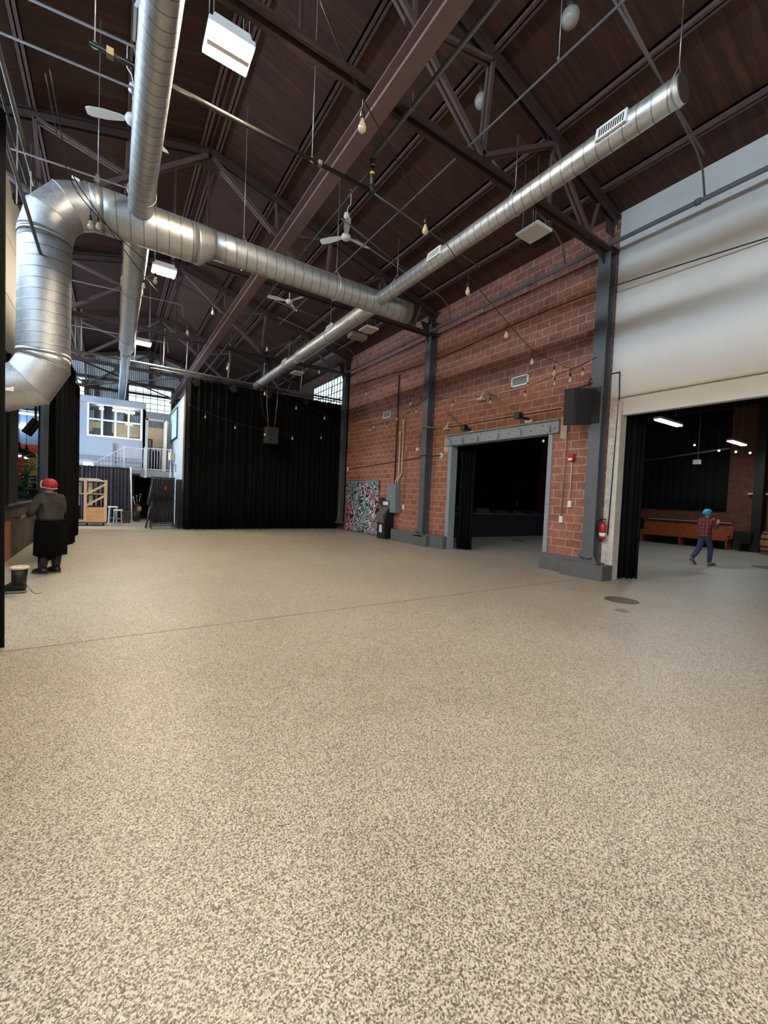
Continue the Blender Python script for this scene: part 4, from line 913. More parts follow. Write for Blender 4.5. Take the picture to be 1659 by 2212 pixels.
obj('box', MB().box(2.25, 2.44, 21.75, 22.05, 2.92, 3.25), mat('tan lamp box', (150, 140, 124), .5), t, bevel=.01); obj('lens', MB().box(2.2, 2.25, 21.77, 22.03, 2.96, 3.32), WHITEP, t)
solo('conduit', MB().tube([(2.42, 21.3, 2.4), (2.42, 21.3, 2.75), (2.42, 22.6, 2.75)], .02, 6), GREYTRIM, 'grey conduit on the side wall under the pale lamp box', 'pipe')
# office things behind the glass
t = thing('desk', 'wooden office chest seen through the lower right window pane', 'cabinet', (.9, 25.5, 2.4))
obj('body', MB().box(.55, 1.18, 25.2, 25.8, 3.2, 4.2), PEW, t, bevel=.01); obj('legs', MB().box(.58, .64, 25.3, 25.7, 2.4, 3.2).box(1.1, 1.16, 25.3, 25.7, 2.4, 3.2), BLACK, t)
t = thing('window_curtain', 'grey curtain gathered behind the second column of office panes', 'curtain', (-.3, 23.8, 3.9))
obj('cloth', drape(-.4, 23.75, -.05, 23.75, 2.45, 5.4, 5, .04, seed=21), mat('grey sheer curtain', (120, 122, 134), .9), t)
solo('shelf_unit', MB().box(-.9, -.5, 26.3, 26.6, 2.4, 4.6).box(-.35, 0, 26.35, 26.6, 2.4, 4.3), mat('grey shelving', (96, 102, 112), .6), 'grey office shelves seen through the left window panes', 'shelf')
solo('office_ceiling_lamp', MB().box(-.6, .9, 25, 25.2, 5.4, 5.48), mat('lit office tube', (255, 250, 240), .3, emit=(1, .93, .82), strength=14), 'lit tube lamp inside the upstairs office', 'ceiling lamp')
solo('doorway_ceiling_lamp', MB().box(1.5, 2.1, 25.5, 25.7, 5.3, 5.36), MATS['lit office tube'], 'lit tube lamp behind the open upper door', 'ceiling lamp')
t = thing('coat_rack', 'dark clothes hanging behind the landing railing in the upper doorway', 'coat rack', (1.7, 24.2, 2.42))
for i, (dx, h) in enumerate(((-.25, 1.15), (-.08, 1.25), (.1, 1.2), (.26, 1.1))): obj('coat', MB().tube([(1.7+dx, 24.2, 2.55), (1.7+dx, 24.2, 2.9), (1.7+dx, 24.2, 2.42+h-.15), (1.7+dx, 24.2, 2.42+h)], [.1, .11, .09, .02], 10), [BLACKR, DRAPE2][i % 2], t)
obj('rail', MB().cyl((1.35, 24.2, 3.7), (2.1, 24.2, 3.7), .015, 8).cyl((1.36, 24.2, 2.42), (1.36, 24.2, 3.7), .015, 8).cyl((2.08, 24.2, 2.42), (2.08, 24.2, 3.7), .015, 8), CHROME, t)
# landing railing and stair
t = thing('railing', 'pale grey metal railing around the upper landing and down the stair', 'railing', (1.3, 22.2, 2.4))
RL = mat('pale grey painted rail', (186, 192, 202), .45)
def rail_run(p, q, h, n, name='panel', base=.1):
    p, q = Vector(p), Vector(q); m = MB().bar(p+Vector((0, 0, h)), q+Vector((0, 0, h)), .05, .04).bar(p+Vector((0, 0, base)), q+Vector((0, 0, base)), .04, .03)
    for i in range(n+1): c = p+(q-p)*i/n; m.cyl(c+Vector((0, 0, base)), c+Vector((0, 0, h)), .011, 6)
    obj(name, m, RL, t)
rail_run((1.28, 22.18, 2.38), (2.32, 22.18, 2.38), 1.08, 9); rail_run((.42, 22.38, 2.38), (1.2, 22.38, 2.38), 1.04, 10)
rail_run((-1.05, 22.38, 1.32), (.42, 22.38, 2.38), 1.04, 12, 'stair_panel')
for x, y in ((1.28, 22.16), (2.3, 22.16), (.42, 22.38), (1.24, 22.3)): obj('post', MB().box(x-.03, x+.03, y-.03, y+.03, 2.1 if y < 22.2 else 2.3, 3.5).box(x-.05, x+.05, y-.04, y+.02, 2.08, 2.16), RL, t)
t = thing('staircase', 'grey stair rising behind the dark drape to the landing', 'stairs', (-.6, 22.7, 0))
m = MB()
for i in range(9): m.box(.42-.26*(i+1), .42-.26*i, 22.42, 23.3, 2.4-.19*(i+1)-.05, 2.4-.19*(i+1)+.0)
obj('treads', m, GREYTRIM, t); obj('stringer', MB().prism([(.42, 22.4, 2.4), (.42, 22.4, 2.15), (-2.4, 22.4, .02), (-2.4, 22.4, .3)], (0, .03, 0)), GREYTRIM, t)
# pipe and drape
t = thing('drape_screen', 'charcoal pleated drape hung on a white pole frame in front of the stair', 'curtain', (-.3, 22.0, 0))
obj('cloth', drape(-2.2, 22.0, .66, 22.0, .05, 2.42, 22, .05, seed=31), DRAPE2, t)
obj('rail', MB().cyl((-2.2, 22.0, 2.44), (.7, 22.0, 2.44), .03, 10), BLACK, t)
obj('pole', MB().cyl((.76, 22.02, 0), (.68, 22.0, 2.52), .035, 12), WHITEM, t)
solo('white_light_box', MB().box(-1.12, -.75, 23.3, 23.46, 2.52, 2.66), mat('lit white lamp box', (250, 250, 250), .4, emit=(.9, .95, 1), strength=1.3), 'white lamp box on the ledge just above the dark drape', 'lamp')
# wooden rolling cart with glass panels
t = thing('wooden_cart', 'rolling wooden cart with a plywood base and diagonal pine braces, loaded with panes', 'cart', (-.6, 20.7, 0))
x0, x1, ya, yb = -.92, -.19, 20.15, 20.9
obj('plywood_bin', MB().box(x0, x1, ya, yb, .14, .74), PLY, t, bevel=.005); obj('plywood_bin', MB().box(-1.6, x0, ya+.05, yb, .14, .22), PLY, t)
for xx, yy in ((x0+.03, ya+.03), (x1-.03, ya+.03), (x1-.03, yb-.03), (x0+.03, yb-.03), (-1.57, ya+.03)): obj('post', MB().box(xx-.045, xx+.045, yy-.036, yy+.036, .2, 1.86), PINE, t)
for zz in (.8, 1.25): obj('brace', MB().bar((x0+.05, ya-.01, zz), (x1-.05, ya-.01, zz+.42), .02, .08), PINE, t)
for zz in (1.78, 1.26): obj('shelf', MB().box(-1.6, x1, ya, yb, zz, zz+.03), PINE, t)
obj('side_panel', MB().box(x1-.01, x1+.01, ya+.02, yb, 1.15, 1.45), PLY, t)
obj('dolly', MB().box(-1.6, x1+.02, ya-.02, yb+.02, .1, .14), BLACK, t)
for xx in (-1.5, x0+.1, x1-.08): obj('caster', MB().cyl((xx-.02, ya+.1, .05), (xx+.02, ya+.1, .05), .05, 12).box(xx-.03, xx+.03, ya+.08, ya+.12, .05, .1), BLACK, t)
GL = mat('dusty glass sheet', (176, 184, 180), .25, var=.2, nscale=8)
for i, (xx, zz) in enumerate(((-1.5, 1.3), (-1.35, 1.3), (-1.2, 1.3), (-1.05, 1.3), (-.8, 1.3), (-.6, 1.3), (-.42, 1.3), (-1.45, .8), (-1.28, .8), (-1.1, .8), (-.78, .8), (-.55, .8), (-.38, .8), (-1.3, .26))):
    solo('glass_pane', MB().box(xx, xx+(.13 if i in (0, 2, 4, 7, 8, 10) else .02), ya+.1, yb-.08, zz, zz+.42), GL, 'dusty glass sheet standing on the wooden cart, %s, %s' % ('upper tier' if zz > 1.2 else ('lower tier' if zz > .5 else 'bottom left bay'), ['leftmost', 'second from left', 'third from left', 'fourth from left', 'fifth from left', 'sixth from left', 'rightmost', 'leftmost', 'second from left', 'third from left', 'fourth from left', 'fifth from left', 'rightmost', 'alone'][i]), 'glass sheet', 'glass sheets on the wooden cart')
for i in range(4): solo('acrylic_sheet', MB().box(-1.4+.05*i, -.28-.06*i, ya+.02, yb-.05, 1.812+.022*i, 1.83+.022*i), WHITEP, 'flat white sheet lying on the wooden cart, %s of the stack' % ['bottom', 'second', 'third', 'top'][i], 'sheet', 'white sheets on the wooden cart')
def stool(x, y, h, rz, label):
    t = thing('stool', label, 'stool', (x, y, 0), rz); L = lambda n, mb, m: obj(n, mb, m, t, local=True)
    L('seat', MB().box(-.17, .17, -.14, .14, h-.05, h), WHITEP)
    for sx in (-1, 1):
        for sy in (-1, 1): L('leg', MB().bar((sx*.15, sy*.12, 0), (sx*.12, sy*.1, h-.05), .035, .035), mat('grey painted stool leg', (120, 122, 120), .5))
    L('stretcher', MB().box(-.14, .14, -.11, -.08, .2, .24).box(-.14, .14, .08, .11, .2, .24), MATS['grey painted stool leg'])
stool(.22, 21.3, .62, 0, 'pale topped step stool right of the wooden cart, lower front one'); stool(.04, 21.66, .74, .1, 'pale topped step stool half hidden behind the wooden cart, taller one')
solo('dark_storage_box', MB().box(.35, .68, 21.6, 21.9, 0, .55), m_corner('rusty black box', (22, 20, 20), (60, 44, 36), 6), 'dark rusty box on the floor under the end of the dark drape', 'box')
t = thing('golf_bag', 'dark bag with tan pouch and pale clubs standing in the dark opening under the landing', 'bag', (1.0, 23.0, 0))
obj('bag', MB().tube([(1.0, 23.0, 0), (1.0, 23.0, .3), (1.02, 23.0, .8)], [.13, .15, .12], 14), BLACK, t); obj('pouch', MB().ball((1.1, 22.88, .6), .09, 10, (1, .6, 1.5)), mat('tan canvas', (150, 120, 80), .8), t)
for i, dx in enumerate((-.06, .0, .07)): obj('club', MB().cyl((1.0+dx, 23, .75), (.98+dx*2.2, 23, 1.1+.08*i), .012, 6).ball((.98+dx*2.2, 22.98, 1.13+.08*i), .05, 8, (1, .6, .7)), [WHITEP, CHROME, CHROME][i], t)
# folding chairs hung in two tiers on a rolling rack
t = thing('chair_rack', 'rolling black steel rack holding two tiers of folded chairs', 'rack', (1.68, 18.9, 0))
obj('base_frame', MB().box(1.28, 2.12, 18.42, 18.46, .12, .16).box(1.28, 2.12, 19.3, 19.34, .12, .16).box(1.28, 1.32, 18.42, 19.34, .12, .16).box(2.08, 2.12, 18.42, 19.34, .12, .16), BLACK, t)
for zz in (1.1, 2.03): obj('hang_rail', MB().box(1.28, 2.12, 18.5, 18.53, zz, zz+.03), BLACKR, t); obj('hang_rail', MB().box(1.28, 2.12, 19.22, 19.25, zz, zz+.03), BLACK, t)
for xx in (1.29, 2.11): obj('upright', MB().box(xx-.02, xx+.02, 18.85, 18.89, .14, 2.05), BLACK, t)
for xx in (1.3, 2.1):
    for yy in (18.45, 19.3): obj('caster', MB().cyl((xx-.02, yy, .05), (xx+.02, yy, .05), .05, 12).box(xx-.025, xx+.025, yy-.01, yy+.03, .05, .13), PIPEGR, t)
CH = mat('black chair steel', (70, 70, 78), .3, .3); CHS = mat('black moulded seat', (22, 22, 25), .5)
def folded_chair(label, group):
    t = thing('folding_chair', label, 'chair', (0, 0, 0), 0, group); L = lambda n, mb, m: obj(n, mb, m, t, local=True)
    L('frame', MB().tube([(0, -.22, 0), (0, -.22, .82), (.0, -.17, .89), (0, .17, .89), (0, .22, .82), (0, .22, 0)], .017, 6), CH)
    L('rear_leg', MB().cyl((.022, -.19, .03), (.022, -.19, .6), .01, 6), CH); L('rear_leg', MB().cyl((.022, .19, .03), (.022, .19, .6), .01, 6), CH)
    L('backrest', MB().box(-.012, .012, -.2, .2, .58, .86), CHS); L('seat', MB().box(.012, .03, -.19, .19, .16, .56), CHS)
    return t
ch0 = folded_chair('', 'folded chairs on the rack'); k = 0
ORDN = ['leftmost', 'second', 'third', 'fourth', 'fifth', 'sixth', 'seventh', 'eighth', 'ninth', 'tenth', 'eleventh', 'twelfth', 'rightmost']
for tier, zz in (('upper', 1.13), ('lower', .2)):
    for i in range(13):
        lab = '%s folded black chair from the left in the %s tier of the rack' % (ORDN[i], tier)
        p = (1.33+i*.06, 18.88, zz)
        if k == 0: ch0.location = p; ch0['label'] = lab
        else: dup(ch0, p, None, lab)
        k += 1
for i, (x, lean) in enumerate(((1.22, -.1), (1.27, -.06))):
    c = dup(ch0, (x-.1, 18.75, .02+i*.92), None, 'folded black chair leaning against the left end of the rack, %s' % ('lower' if i == 0 else 'upper')); c.rotation_euler = (0, .16, 0)
solo('red_tag', MB().box(1.74, 1.8, 18.62, 18.64, 1.55, 1.72), RED, 'small red tag hanging on the upper chairs of the rack', 'tag')
for i in range(3):
    x = 2.2+.06*i; t = thing('folding_table', '%s of three dark blue folded tables leaning beside the chair rack' % ['leftmost', 'middle', 'rightmost'][i], 'table', (x, 18.8, 0), 0, 'folded tables')
    obj('tabletop', MB().prism([(x, 18.45, .03), (x, 19.15, .03), (x, 19.15, 1.92), (x, 19.05, 2.0), (x, 18.55, 2.0), (x, 18.45, 1.92)], (.035, 0, 0)), mat('blue black laminate', (52, 60, 78), .4), t)
    obj('edge', MB().tube([(x+.018, 18.45, .03), (x+.018, 18.45, 1.92), (x+.018, 18.55, 2.0), (x+.018, 19.05, 2.0), (x+.018, 19.15, 1.92), (x+.018, 19.15, .03)], .02, 6), MATS['blue black laminate'], t)

# ================================================================== BAR BEHIND THE DRAPES
struct('wall_bar_back', MB().box(-5.7, -1.9, 19.0, 19.15, 2.9, 4.1), mat('sky blue lit wall', (150, 180, 214), .7, var=.05))
struct('wall_bar_back_lower', MB().box(-5.7, -1.9, 19.02, 19.15, 0, 2.9), DKWALL)
struct('ceiling_bar', MB().box(-5.7, -1.9, 9.3, 19.1, 4.15, 4.25), BLACKR)
t = thing('wall_mural', 'bright orange, red and tan painted mural behind the bar', 'mural', (-2.5, 19, 1.9))
obj('panel', MB().box(-3.6, -2.05, 18.96, 19.0, 1.55, 2.95), mat('mural orange', (214, 84, 36), .6, var=.25, nscale=2), t)
m = MB()
for i in range(7): m.box(-3.6, -2.42, 18.95, 18.96, 1.62+i*.18, 1.68+i*.18)
obj('stripes', m, mat('mural red', (190, 44, 30), .6), t)
obj('sun', MB().prism([(-2.28+.28*math.cos(a), 18.945, 2.22+.42*math.sin(a)) for a in [k*PI/14 for k in range(28)]], (0, .01, 0)), mat('mural tan', (226, 180, 112), .6), t)
obj('hill', MB().prism([(-3.6, 18.94, 1.5), (-2.05, 18.94, 1.5), (-2.05, 18.94, 1.98), (-2.5, 18.94, 1.72), (-3.1, 18.94, 1.85), (-3.6, 18.94, 1.7)], (0, .01, 0)), mat('mural green', (30, 84, 52), .6), t)
solo('bar_fill_tube', MB().box(-3.2, -2.1, 18.3, 18.36, 3.9, 3.95), mat('cool bar fill tube', (240, 248, 255), .3, emit=(.8, .9, 1), strength=22), 'added fill light tube high behind the bar', 'ceiling lamp')  # tube added to brighten the bar interior
solo('lit_bar_sign', MB().box(-2.85, -2.5, 18.9, 18.95, 3.48, 3.62), mat('lit white sign', (240, 248, 255), .3, emit=(.85, .95, 1), strength=4), 'small lit white sign on the blue wall behind the bar', 'sign')
for i, (x, y) in enumerate(((-2.3, 15.2), (-2.33, 16.3), (-2.3, 17.3))):
    t = thing('pendant_lamp', '%s black dome pendant lamp over the bar' % ['nearest', 'middle', 'farthest'][i], 'ceiling lamp', (x, y, 2.45), 0, 'pendant lamps over the bar')
    obj('shade', MB().lathe((x, y, 2.42), [(.26, 0), (.25, .06), (.17, .17), (.05, .23), (.03, .3), (.03, .38)], 20), BLACK, t)
    obj('cord', MB().cyl((x, y, 2.78), (x, y, 4.15), .008, 6), BLACK, t); obj('bulb', MB().ball((x, y, 2.43), .06, 12), mat('lit pendant bulb', (255, 250, 235), .3, emit=(1, .93, .8), strength=18), t)
t = thing('leafy_plant', 'tall leafy green potted plant standing on the end of the bar', 'plant', (-2.04, 14.9, 1.18))
obj('pot', MB().lathe((-2.04, 14.9, 1.182), [(.09, 0), (.13, .2), (.12, .2)], 14), mat('teal glass pot', (20, 90, 84), .2), t)
m = MB(); lf = MB(); rnd = random.Random(4)
for s in range(7):
    a = rnd.uniform(0, 2*PI); L = rnd.uniform(.7, 1.1); px, py = -2.04, 14.9; pts = [(px+math.cos(a)*.25*u*u, py+math.sin(a)*.25*u*u, 1.35+L*u) for u in [0, .3, .6, 1]]; m.tube(pts, .008, 5)
    for q in range(14):
        u = .12+q*.065; b0 = Vector((px+math.cos(a)*.25*u*u, py+math.sin(a)*.25*u*u, 1.35+L*u)); aa = a+(q % 2)*PI+rnd.uniform(-.6, .6)
        d = Vector((math.cos(aa), math.sin(aa), .35)).normalized(); sd = d.cross(Vector((0, 0, 1))).normalized()*.045; e = b0+d*.16
        n_ = Vector((0, 0, .004)); lf._add([b0, b0+d*.07+sd, e, b0+d*.07-sd, b0+d*.08+n_*4], [(0, 1, 4), (1, 2, 4), (2, 3, 4), (3, 0, 4)])
obj('stems', m, mat('green stem', (60, 96, 40), .6), t); obj('leaves', lf, mat('glossy green leaf', (70, 130, 48), .4, var=.35, nscale=14), t)
t = thing('coat_check_sign', 'small dark framed sign with white lettering reading coat check 02', 'sign', (-2.1, 16.9, 1.5))
obj('board', MB().box(-2.3, -1.98, 16.9, 16.92, 1.42, 1.86), BLACKR, t); obj('post', MB().cyl((-2.14, 16.93, 0), (-2.14, 16.93, 1.45), .015, 8), BLACK, t); obj('frame', MB().box(-2.3, -2.29, 16.885, 16.9, 1.42, 1.86).box(-1.99, -1.98, 16.885, 16.9, 1.42, 1.86).box(-2.3, -1.98, 16.885, 16.9, 1.42, 1.43).box(-2.3, -1.98, 16.885, 16.9, 1.85, 1.86), WHITEP, t)
for s, z in (('COAT', 1.76), ('CHECK', 1.64), ('02', 1.52)): obj('lettering', text_mesh(s, .11, (-2.14, 16.893, z), (1, 0, 0), (0, 0, 1), .002), mat('white sign paint', (226, 234, 245), .5), t)
t = thing('bar_counter', 'dark worn wooden bar counter running behind the drapes', 'bar counter', (-2.1, 13, 0))
obj('front_panel', MB().box(-1.85, -1.78, 10.95, 15.3, 0, 1.13), m_corner('worn bar front', (40, 35, 31), (96, 84, 72), 2.2), t)
obj('countertop', MB().box(-2.35, -1.72, 10.95, 15.3, 1.13, 1.18), mat('polished dark bar top', (46, 48, 54), .15), t, bevel=.008)
obj('end_panel', MB().box(-1.79, -1.765, 11.0, 11.5, .0, .8), m_wood('orange bar end', (150, 90, 50), (190, 124, 76)), t)
solo('bar_till', MB().box(-2.2, -2.0, 13.3, 13.6, 1.182, 1.24), WHITEP, 'white tray lying on the bar top', 'tray')
t = thing('back_bar_fridge', 'dark blue fridge with a round pale emblem behind the bar', 'fridge', (-2.95, 16.5, 0))
obj('body', MB().box(-3.1, -2.55, 16.6, 17.1, 0, 1.55), mat('navy fridge', (26, 36, 56), .4), t, bevel=.02); obj('emblem', MB().lathe((-2.72, 16.595, 1.3), [(.12, 0), (.12, -.01)], 18, (0, 1, 0)), mat('pale blue emblem', (170, 210, 240), .4), t)
struct('trim_6', MB().box(-1.9, -1.72, 11.0, 11.95, 1.18, 4.15), BLACKR)
struct('trim_7', MB().box(-1.79, -1.745, 15.35, 16.1, 0, 4.15), mat('dark navy post', (34, 38, 50), .6))
t = thing('wall_monitor', 'black monitor tilted down beside the drapes over the bar', 'screen', (-1.9, 15.3, 2.7))
obj('screen', MB().obox((-1.88, 15.3, 3.15), (.12, .0, .2), (0, .32, 0), (.02, 0, -.012)), BLACKR, t); obj('casing', MB().obox((-1.94, 15.3, 3.19), (.12, 0, .2), (.0, .34, 0), (.05, 0, -.03)), BLACK, t, bevel=.01); obj('bracket', MB().box(-1.86, -1.82, 15.2, 15.4, 3.2, 3.9), BLACK, t)
t = thing('bar_spotlight', 'white clip spotlight under the bar ceiling', 'lamp', (-2.3, 13.4, 3.5)); obj('head', MB().cyl((-2.3, 13.3, 3.5), (-2.22, 13.1, 3.42), .06, 12, .07), WHITEM, t); obj('arm', MB().cyl((-2.3, 13.3, 3.55), (-2.3, 13.3, 4.15), .015, 8), BLACK, t)

# ================================================================== SIDE ROOM
t = thing('stage_platform', 'low black skirted stage across the dark side room', 'stage', (16, 15, 0))
obj('skirt', MB().box(9.7, 22.9, 13.4, 13.44, 0, 1.05), BLKPLY, t); obj('deck', MB().box(9.6, 22.95, 13.35, 16.9, 1.05, 1.1), mat('scuffed stage deck edge', (70, 72, 74), .5), t)
t = thing('stage_backdrop', 'black backdrop cloth at the rear of the stage', 'curtain', (16, 16.7, 1.1)); obj('cloth', drape(9.7, 16.7, 22.8, 16.7, 1.12, 6.2, 30, .06, seed=41), DRAPE, t)
for x, w_, h, lab in ((13.4, .5, .3, 'dark equipment case at the left of the stage front'), (14.6, .45, .22, 'dark flat case second on the stage'), (15.9, .35, .16, 'low stage monitor in the middle of the stage'), (17.1, .35, .16, 'low stage monitor right of the middle of the stage'), (18.4, .35, .14, 'low stage monitor at the right end of the stage')):
    solo('stage_monitor', MB().prism([(x-w_, 13.6, 1.1), (x+w_, 13.6, 1.1), (x+w_*.9, 13.7, 1.1+h), (x-w_*.9, 13.7, 1.1+h)], (0, .4, 0)), mat('grey case', (50, 52, 54), .5), lab, 'stage monitor', 'cases and monitors on the stage')
t = thing('microphone_stand', 'thin microphone stand glinting on the dark stage', 'stand', (17.4, 14, 1.1)); obj('pole', MB().cyl((17.4, 14, 1.12), (17.4, 14, 2.1), .015, 6).cyl((17.4, 14, 2.1), (17.1, 13.8, 2.35), .012, 6), CHROME, t); obj('base', MB().lathe((17.4, 14, 1.1), [(.14, 0), (.12, .03)], 16), BLACK, t)
for x, lab in ((13.6, 'left spotlight over the stage seen through the doorway'), (14.7, 'middle spotlight over the stage seen through the doorway'), (16.2, 'right spotlight over the stage seen through the doorway')):
    t = thing('stage_spotlight', lab, 'stage light', (x, 12, 4.6)); obj('body', MB().cyl((x, 12, 4.62), (x+.03, 11.8, 4.5), .08, 12, .1), BLACK, t); obj('lens', MB().lathe((x+.031, 11.79, 4.495), [(.07, 0), (.05, -.03)], 12, (0, 1, 0)), mat('pale spot lens', (190, 205, 215), .2, emit=(.8, .9, 1), strength=.4), t); obj('yoke', MB().cyl((x, 12, 4.7), (x, 12, 6.3), .012, 6), BLACK, t)
t = thing('wall_backdrop', 'large flat black cloth covering the upper brick wall of the side room', 'curtain', (22.95, 9, 1.66)); obj('cloth', drape(22.93, 11.6, 22.93, 7.0, 1.66, 6.2, 14, .02, seed=43), BLACKR, t)
for x, lab in ((13.3, 'lit linear lamp nearer to the wide opening'), (19.0, 'lit linear lamp farther back in the side room')):
    t = thing('linear_lamp', lab, 'ceiling lamp', (x+.75, 5.85, 4.25), 0, 'linear lamps of the side room')
    obj('housing', MB().box(x, x+1.5, 5.75, 5.95, 4.27, 4.34), WHITEM, t); obj('lens', MB().box(x+.02, x+1.48, 5.77, 5.93, 4.24, 4.27), LENSW, t); obj('suspension', MB().cyl((x+.3, 5.85, 4.34), (x+.3, 5.85, 6.3), .004, 5).cyl((x+1.2, 5.85, 4.34), (x+1.2, 5.85, 6.3), .004, 5), ROD, t)
t = thing('lighting_pipe', 'dark lighting pipe across the side room under its ceiling', 'rail', (15, 8, 4.3)); obj('pipe_run', MB().cyl((21.5, 9.9, 3.95), (21.5, 6.6, 4.3), .04, 10), PIPEGR, t); obj('hanger', MB().cyl((21.5, 9.5, 4.0), (21.5, 9.5, 6.3), .01, 6).cyl((21.5, 7, 4.3), (21.5, 7, 6.3), .01, 6), PIPEDK, t)
for x, y, z, lab in ((21.6, 7.9, 4.55, 'small lit round bulb left of the far linear lamp'), (21.3, 6.9, 4.2, 'small lit round bulb just left of the far linear lamp end'), (21.2, 6.3, 4.1, 'small lit round bulb just right of the far linear lamp'), (21.4, 5.9, 4.05, 'small lit round bulb at the right edge of the side room')):
    t = thing('globe_bulb', lab, 'lamp', (x, y, z), 0, 'small globe bulbs of the side room'); obj('bulb', MB().ball((x, y, z), .042, 12), mat('lit globe bulb', (240, 245, 250), .3, emit=(.9, .95, 1), strength=2.5), t); obj('cord', MB().cyl((x, y, z+.05), (x, y, 6.3), .005, 5), BLACK, t)
t = thing('security_camera', 'small white projector bracket before the black cloth', 'camera', (21.2, 7.6, 3.7)); obj('body', MB().box(21.1, 21.3, 7.5, 7.75, 3.65, 3.85), WHITEP, t, bevel=.01); obj('arm', MB().cyl((21.2, 7.6, 3.85), (21.2, 7.6, 6.3), .02, 8), PIPEGR, t)
t = thing('wooden_pew', 'long varnished orange wooden pew against the brick wall', 'bench', (22.3, 8.3, 0))
obj('backrest', MB().prism([(22.55, 6.6, .5), (22.62, 6.6, .98), (22.58, 6.6, 1.0), (22.5, 6.6, .5)], (0, 3.5, 0)), PEW, t); obj('seat', MB().box(22.05, 22.58, 6.6, 10.1, .46, .5), PEW, t, bevel=.01)
obj('rail', MB().box(22.05, 22.08, 6.6, 10.1, .38, .46), PEW, t)
for yy in (6.65, 8.4, 10.08): obj('end_panel', MB().prism([(22.05, yy, 0), (22.6, yy, 0), (22.62, yy, .98), (22.5, yy, .98), (22.4, yy, .62), (22.05, yy, .6)], (0, .05, 0)), PEW, t)
t = thing('trash_bin', 'black swing top bin with a white label left of the pew', 'bin', (22.4, 10.6, 0))
obj('bin', MB().box(22.15, 22.6, 10.25, 10.75, 0, .95), BLACK, t, bevel=.03); obj('lid', MB().prism([(22.13, 10.23, .95), (22.62, 10.23, .95), (22.5, 10.23, 1.15), (22.25, 10.23, 1.15)], (0, .54, 0)), BLACK, t); obj('label_plate', MB().box(22.13, 22.15, 10.42, 10.52, .6, .85), WHITEP, t)
t = thing('wooden_barrel', 'wooden barrel with dark hoops at the right edge of the picture', 'barrel', (22.0, 5.25, 0))
obj('staves', MB().lathe((22.0, 5.22, 0), [(.26, 0), (.31, .2), (.33, .45), (.31, .7), (.26, .9), (.24, .9)], 24), m_wood('barrel oak', (140, 96, 56), (190, 138, 88), (6, 6, 1)), t)
obj('hoops', MB().lathe((22, 5.22, .12), [(.29, 0), (.305, .05)], 24).lathe((22, 5.22, .3), [(.327, 0), (.332, .05)], 24).lathe((22, 5.22, .6), [(.328, 0), (.32, .05)], 24).lathe((22, 5.22, .8), [(.29, 0), (.275, .05)], 24), BLACK, t)
t = thing('steel_column', 'dark column against the brick wall at the right edge of the side room', 'column', (22.6, 5.85, 0)); obj('post', MB().box(22.45, 22.75, 5.68, 6.0, 0, 6.3), mat('very dark steel', (30, 27, 25), .6), t)
solo('ceiling_rack', MB().box(22.2, 22.9, 5.9, 6.35, .35, .8), BLACK, 'dark low shelf between the pew and the dark column', 'shelf')
for y, lab in ((6.02, 'short pale wall shelf left of the dark column'), (5.62, 'short pale wall shelf right of the dark column')): solo('wall_shelf', MB().box(22.8, 22.99, y, y+.25, 2.42, 2.5), WHITEP, lab, 'shelf')
solo('wall_rail', MB().box(22.93, 22.99, 6.8, 10.2, 1.12, 1.16), CONDW, 'thin pale rail on the brick wall above the pew', 'rail')

# ================================================================== PEOPLE
def skin_obj(name, J, E, m, parent, root, label=None, sub=2):
    """J: name -> (x, y, z, rx, ry); E: edges"""
    keys = list(J); me = bpy.data.meshes.new(name); me.from_pydata([J[k][:3] for k in keys], [(keys.index(a), keys.index(b)) for a, b in E], [])
    o = bpy.data.objects.new(name, me); COL.objects.link(o); o.parent = parent
    sk = o.modifiers.new('skin', 'SKIN'); sk.use_smooth_shade = True
    lay = me.skin_vertices[0] if len(me.skin_vertices) else None
    if lay is None:
        bm_ = __import__('bmesh').new(); bm_.from_mesh(me); bm_.verts.layers.skin.verify(); bm_.to_mesh(me); bm_.free(); lay = me.skin_vertices[0]
    for i, k in enumerate(keys):
        lay.data[i].radius = J[k][3:5]; lay.data[i].use_root = (k == root)
    s2 = o.modifiers.new('sub', 'SUBSURF'); s2.levels = sub; s2.render_levels = sub
    me.materials.append(m)
    if label: o['label'] = label
    return o
def hand(J, E, wrist, s, fwd, side, upv, curl=.5):
    """palm and five fingers rooted at joint 'wrist'; s prefix, fwd/side/up unit vectors"""
    w_ = Vector(J[wrist][:3]); f, sd, u = Vector(fwd).normalized(), Vector(side).normalized(), Vector(upv).normalized()
    pm = w_+f*.045; J[s+'palm'] = (*pm, .03, .018); E.append((wrist, s+'palm'))
    for i, (off, ln) in enumerate(((-.03, .072), (-.01, .082), (.01, .076), (.03, .06))):
        a = pm+f*.035+sd*off; b = a+f*ln*.5-u*ln*.15*curl*2; c = b+f*ln*.35-u*ln*.5*curl
        for n, p, r in ((s+'k%d' % i, a, .010), (s+'m%d' % i, b, .009), (s+'t%d' % i, c, .008)): J[n] = (*p, r, r)
        E += [(s+'palm', s+'k%d' % i), (s+'k%d' % i, s+'m%d' % i), (s+'m%d' % i, s+'t%d' % i)]
    a = w_+f*.025-sd*.035; b = a+f*.03-sd*.02-u*.01; c = b+f*.025-u*.012
    for n, p, r in ((s+'th0', a, .012), (s+'th1', b, .010), (s+'th2', c, .009)): J[n] = (*p, r, r)
    E += [(wrist, s+'th0'), (s+'th0', s+'th1'), (s+'th1', s+'th2')]
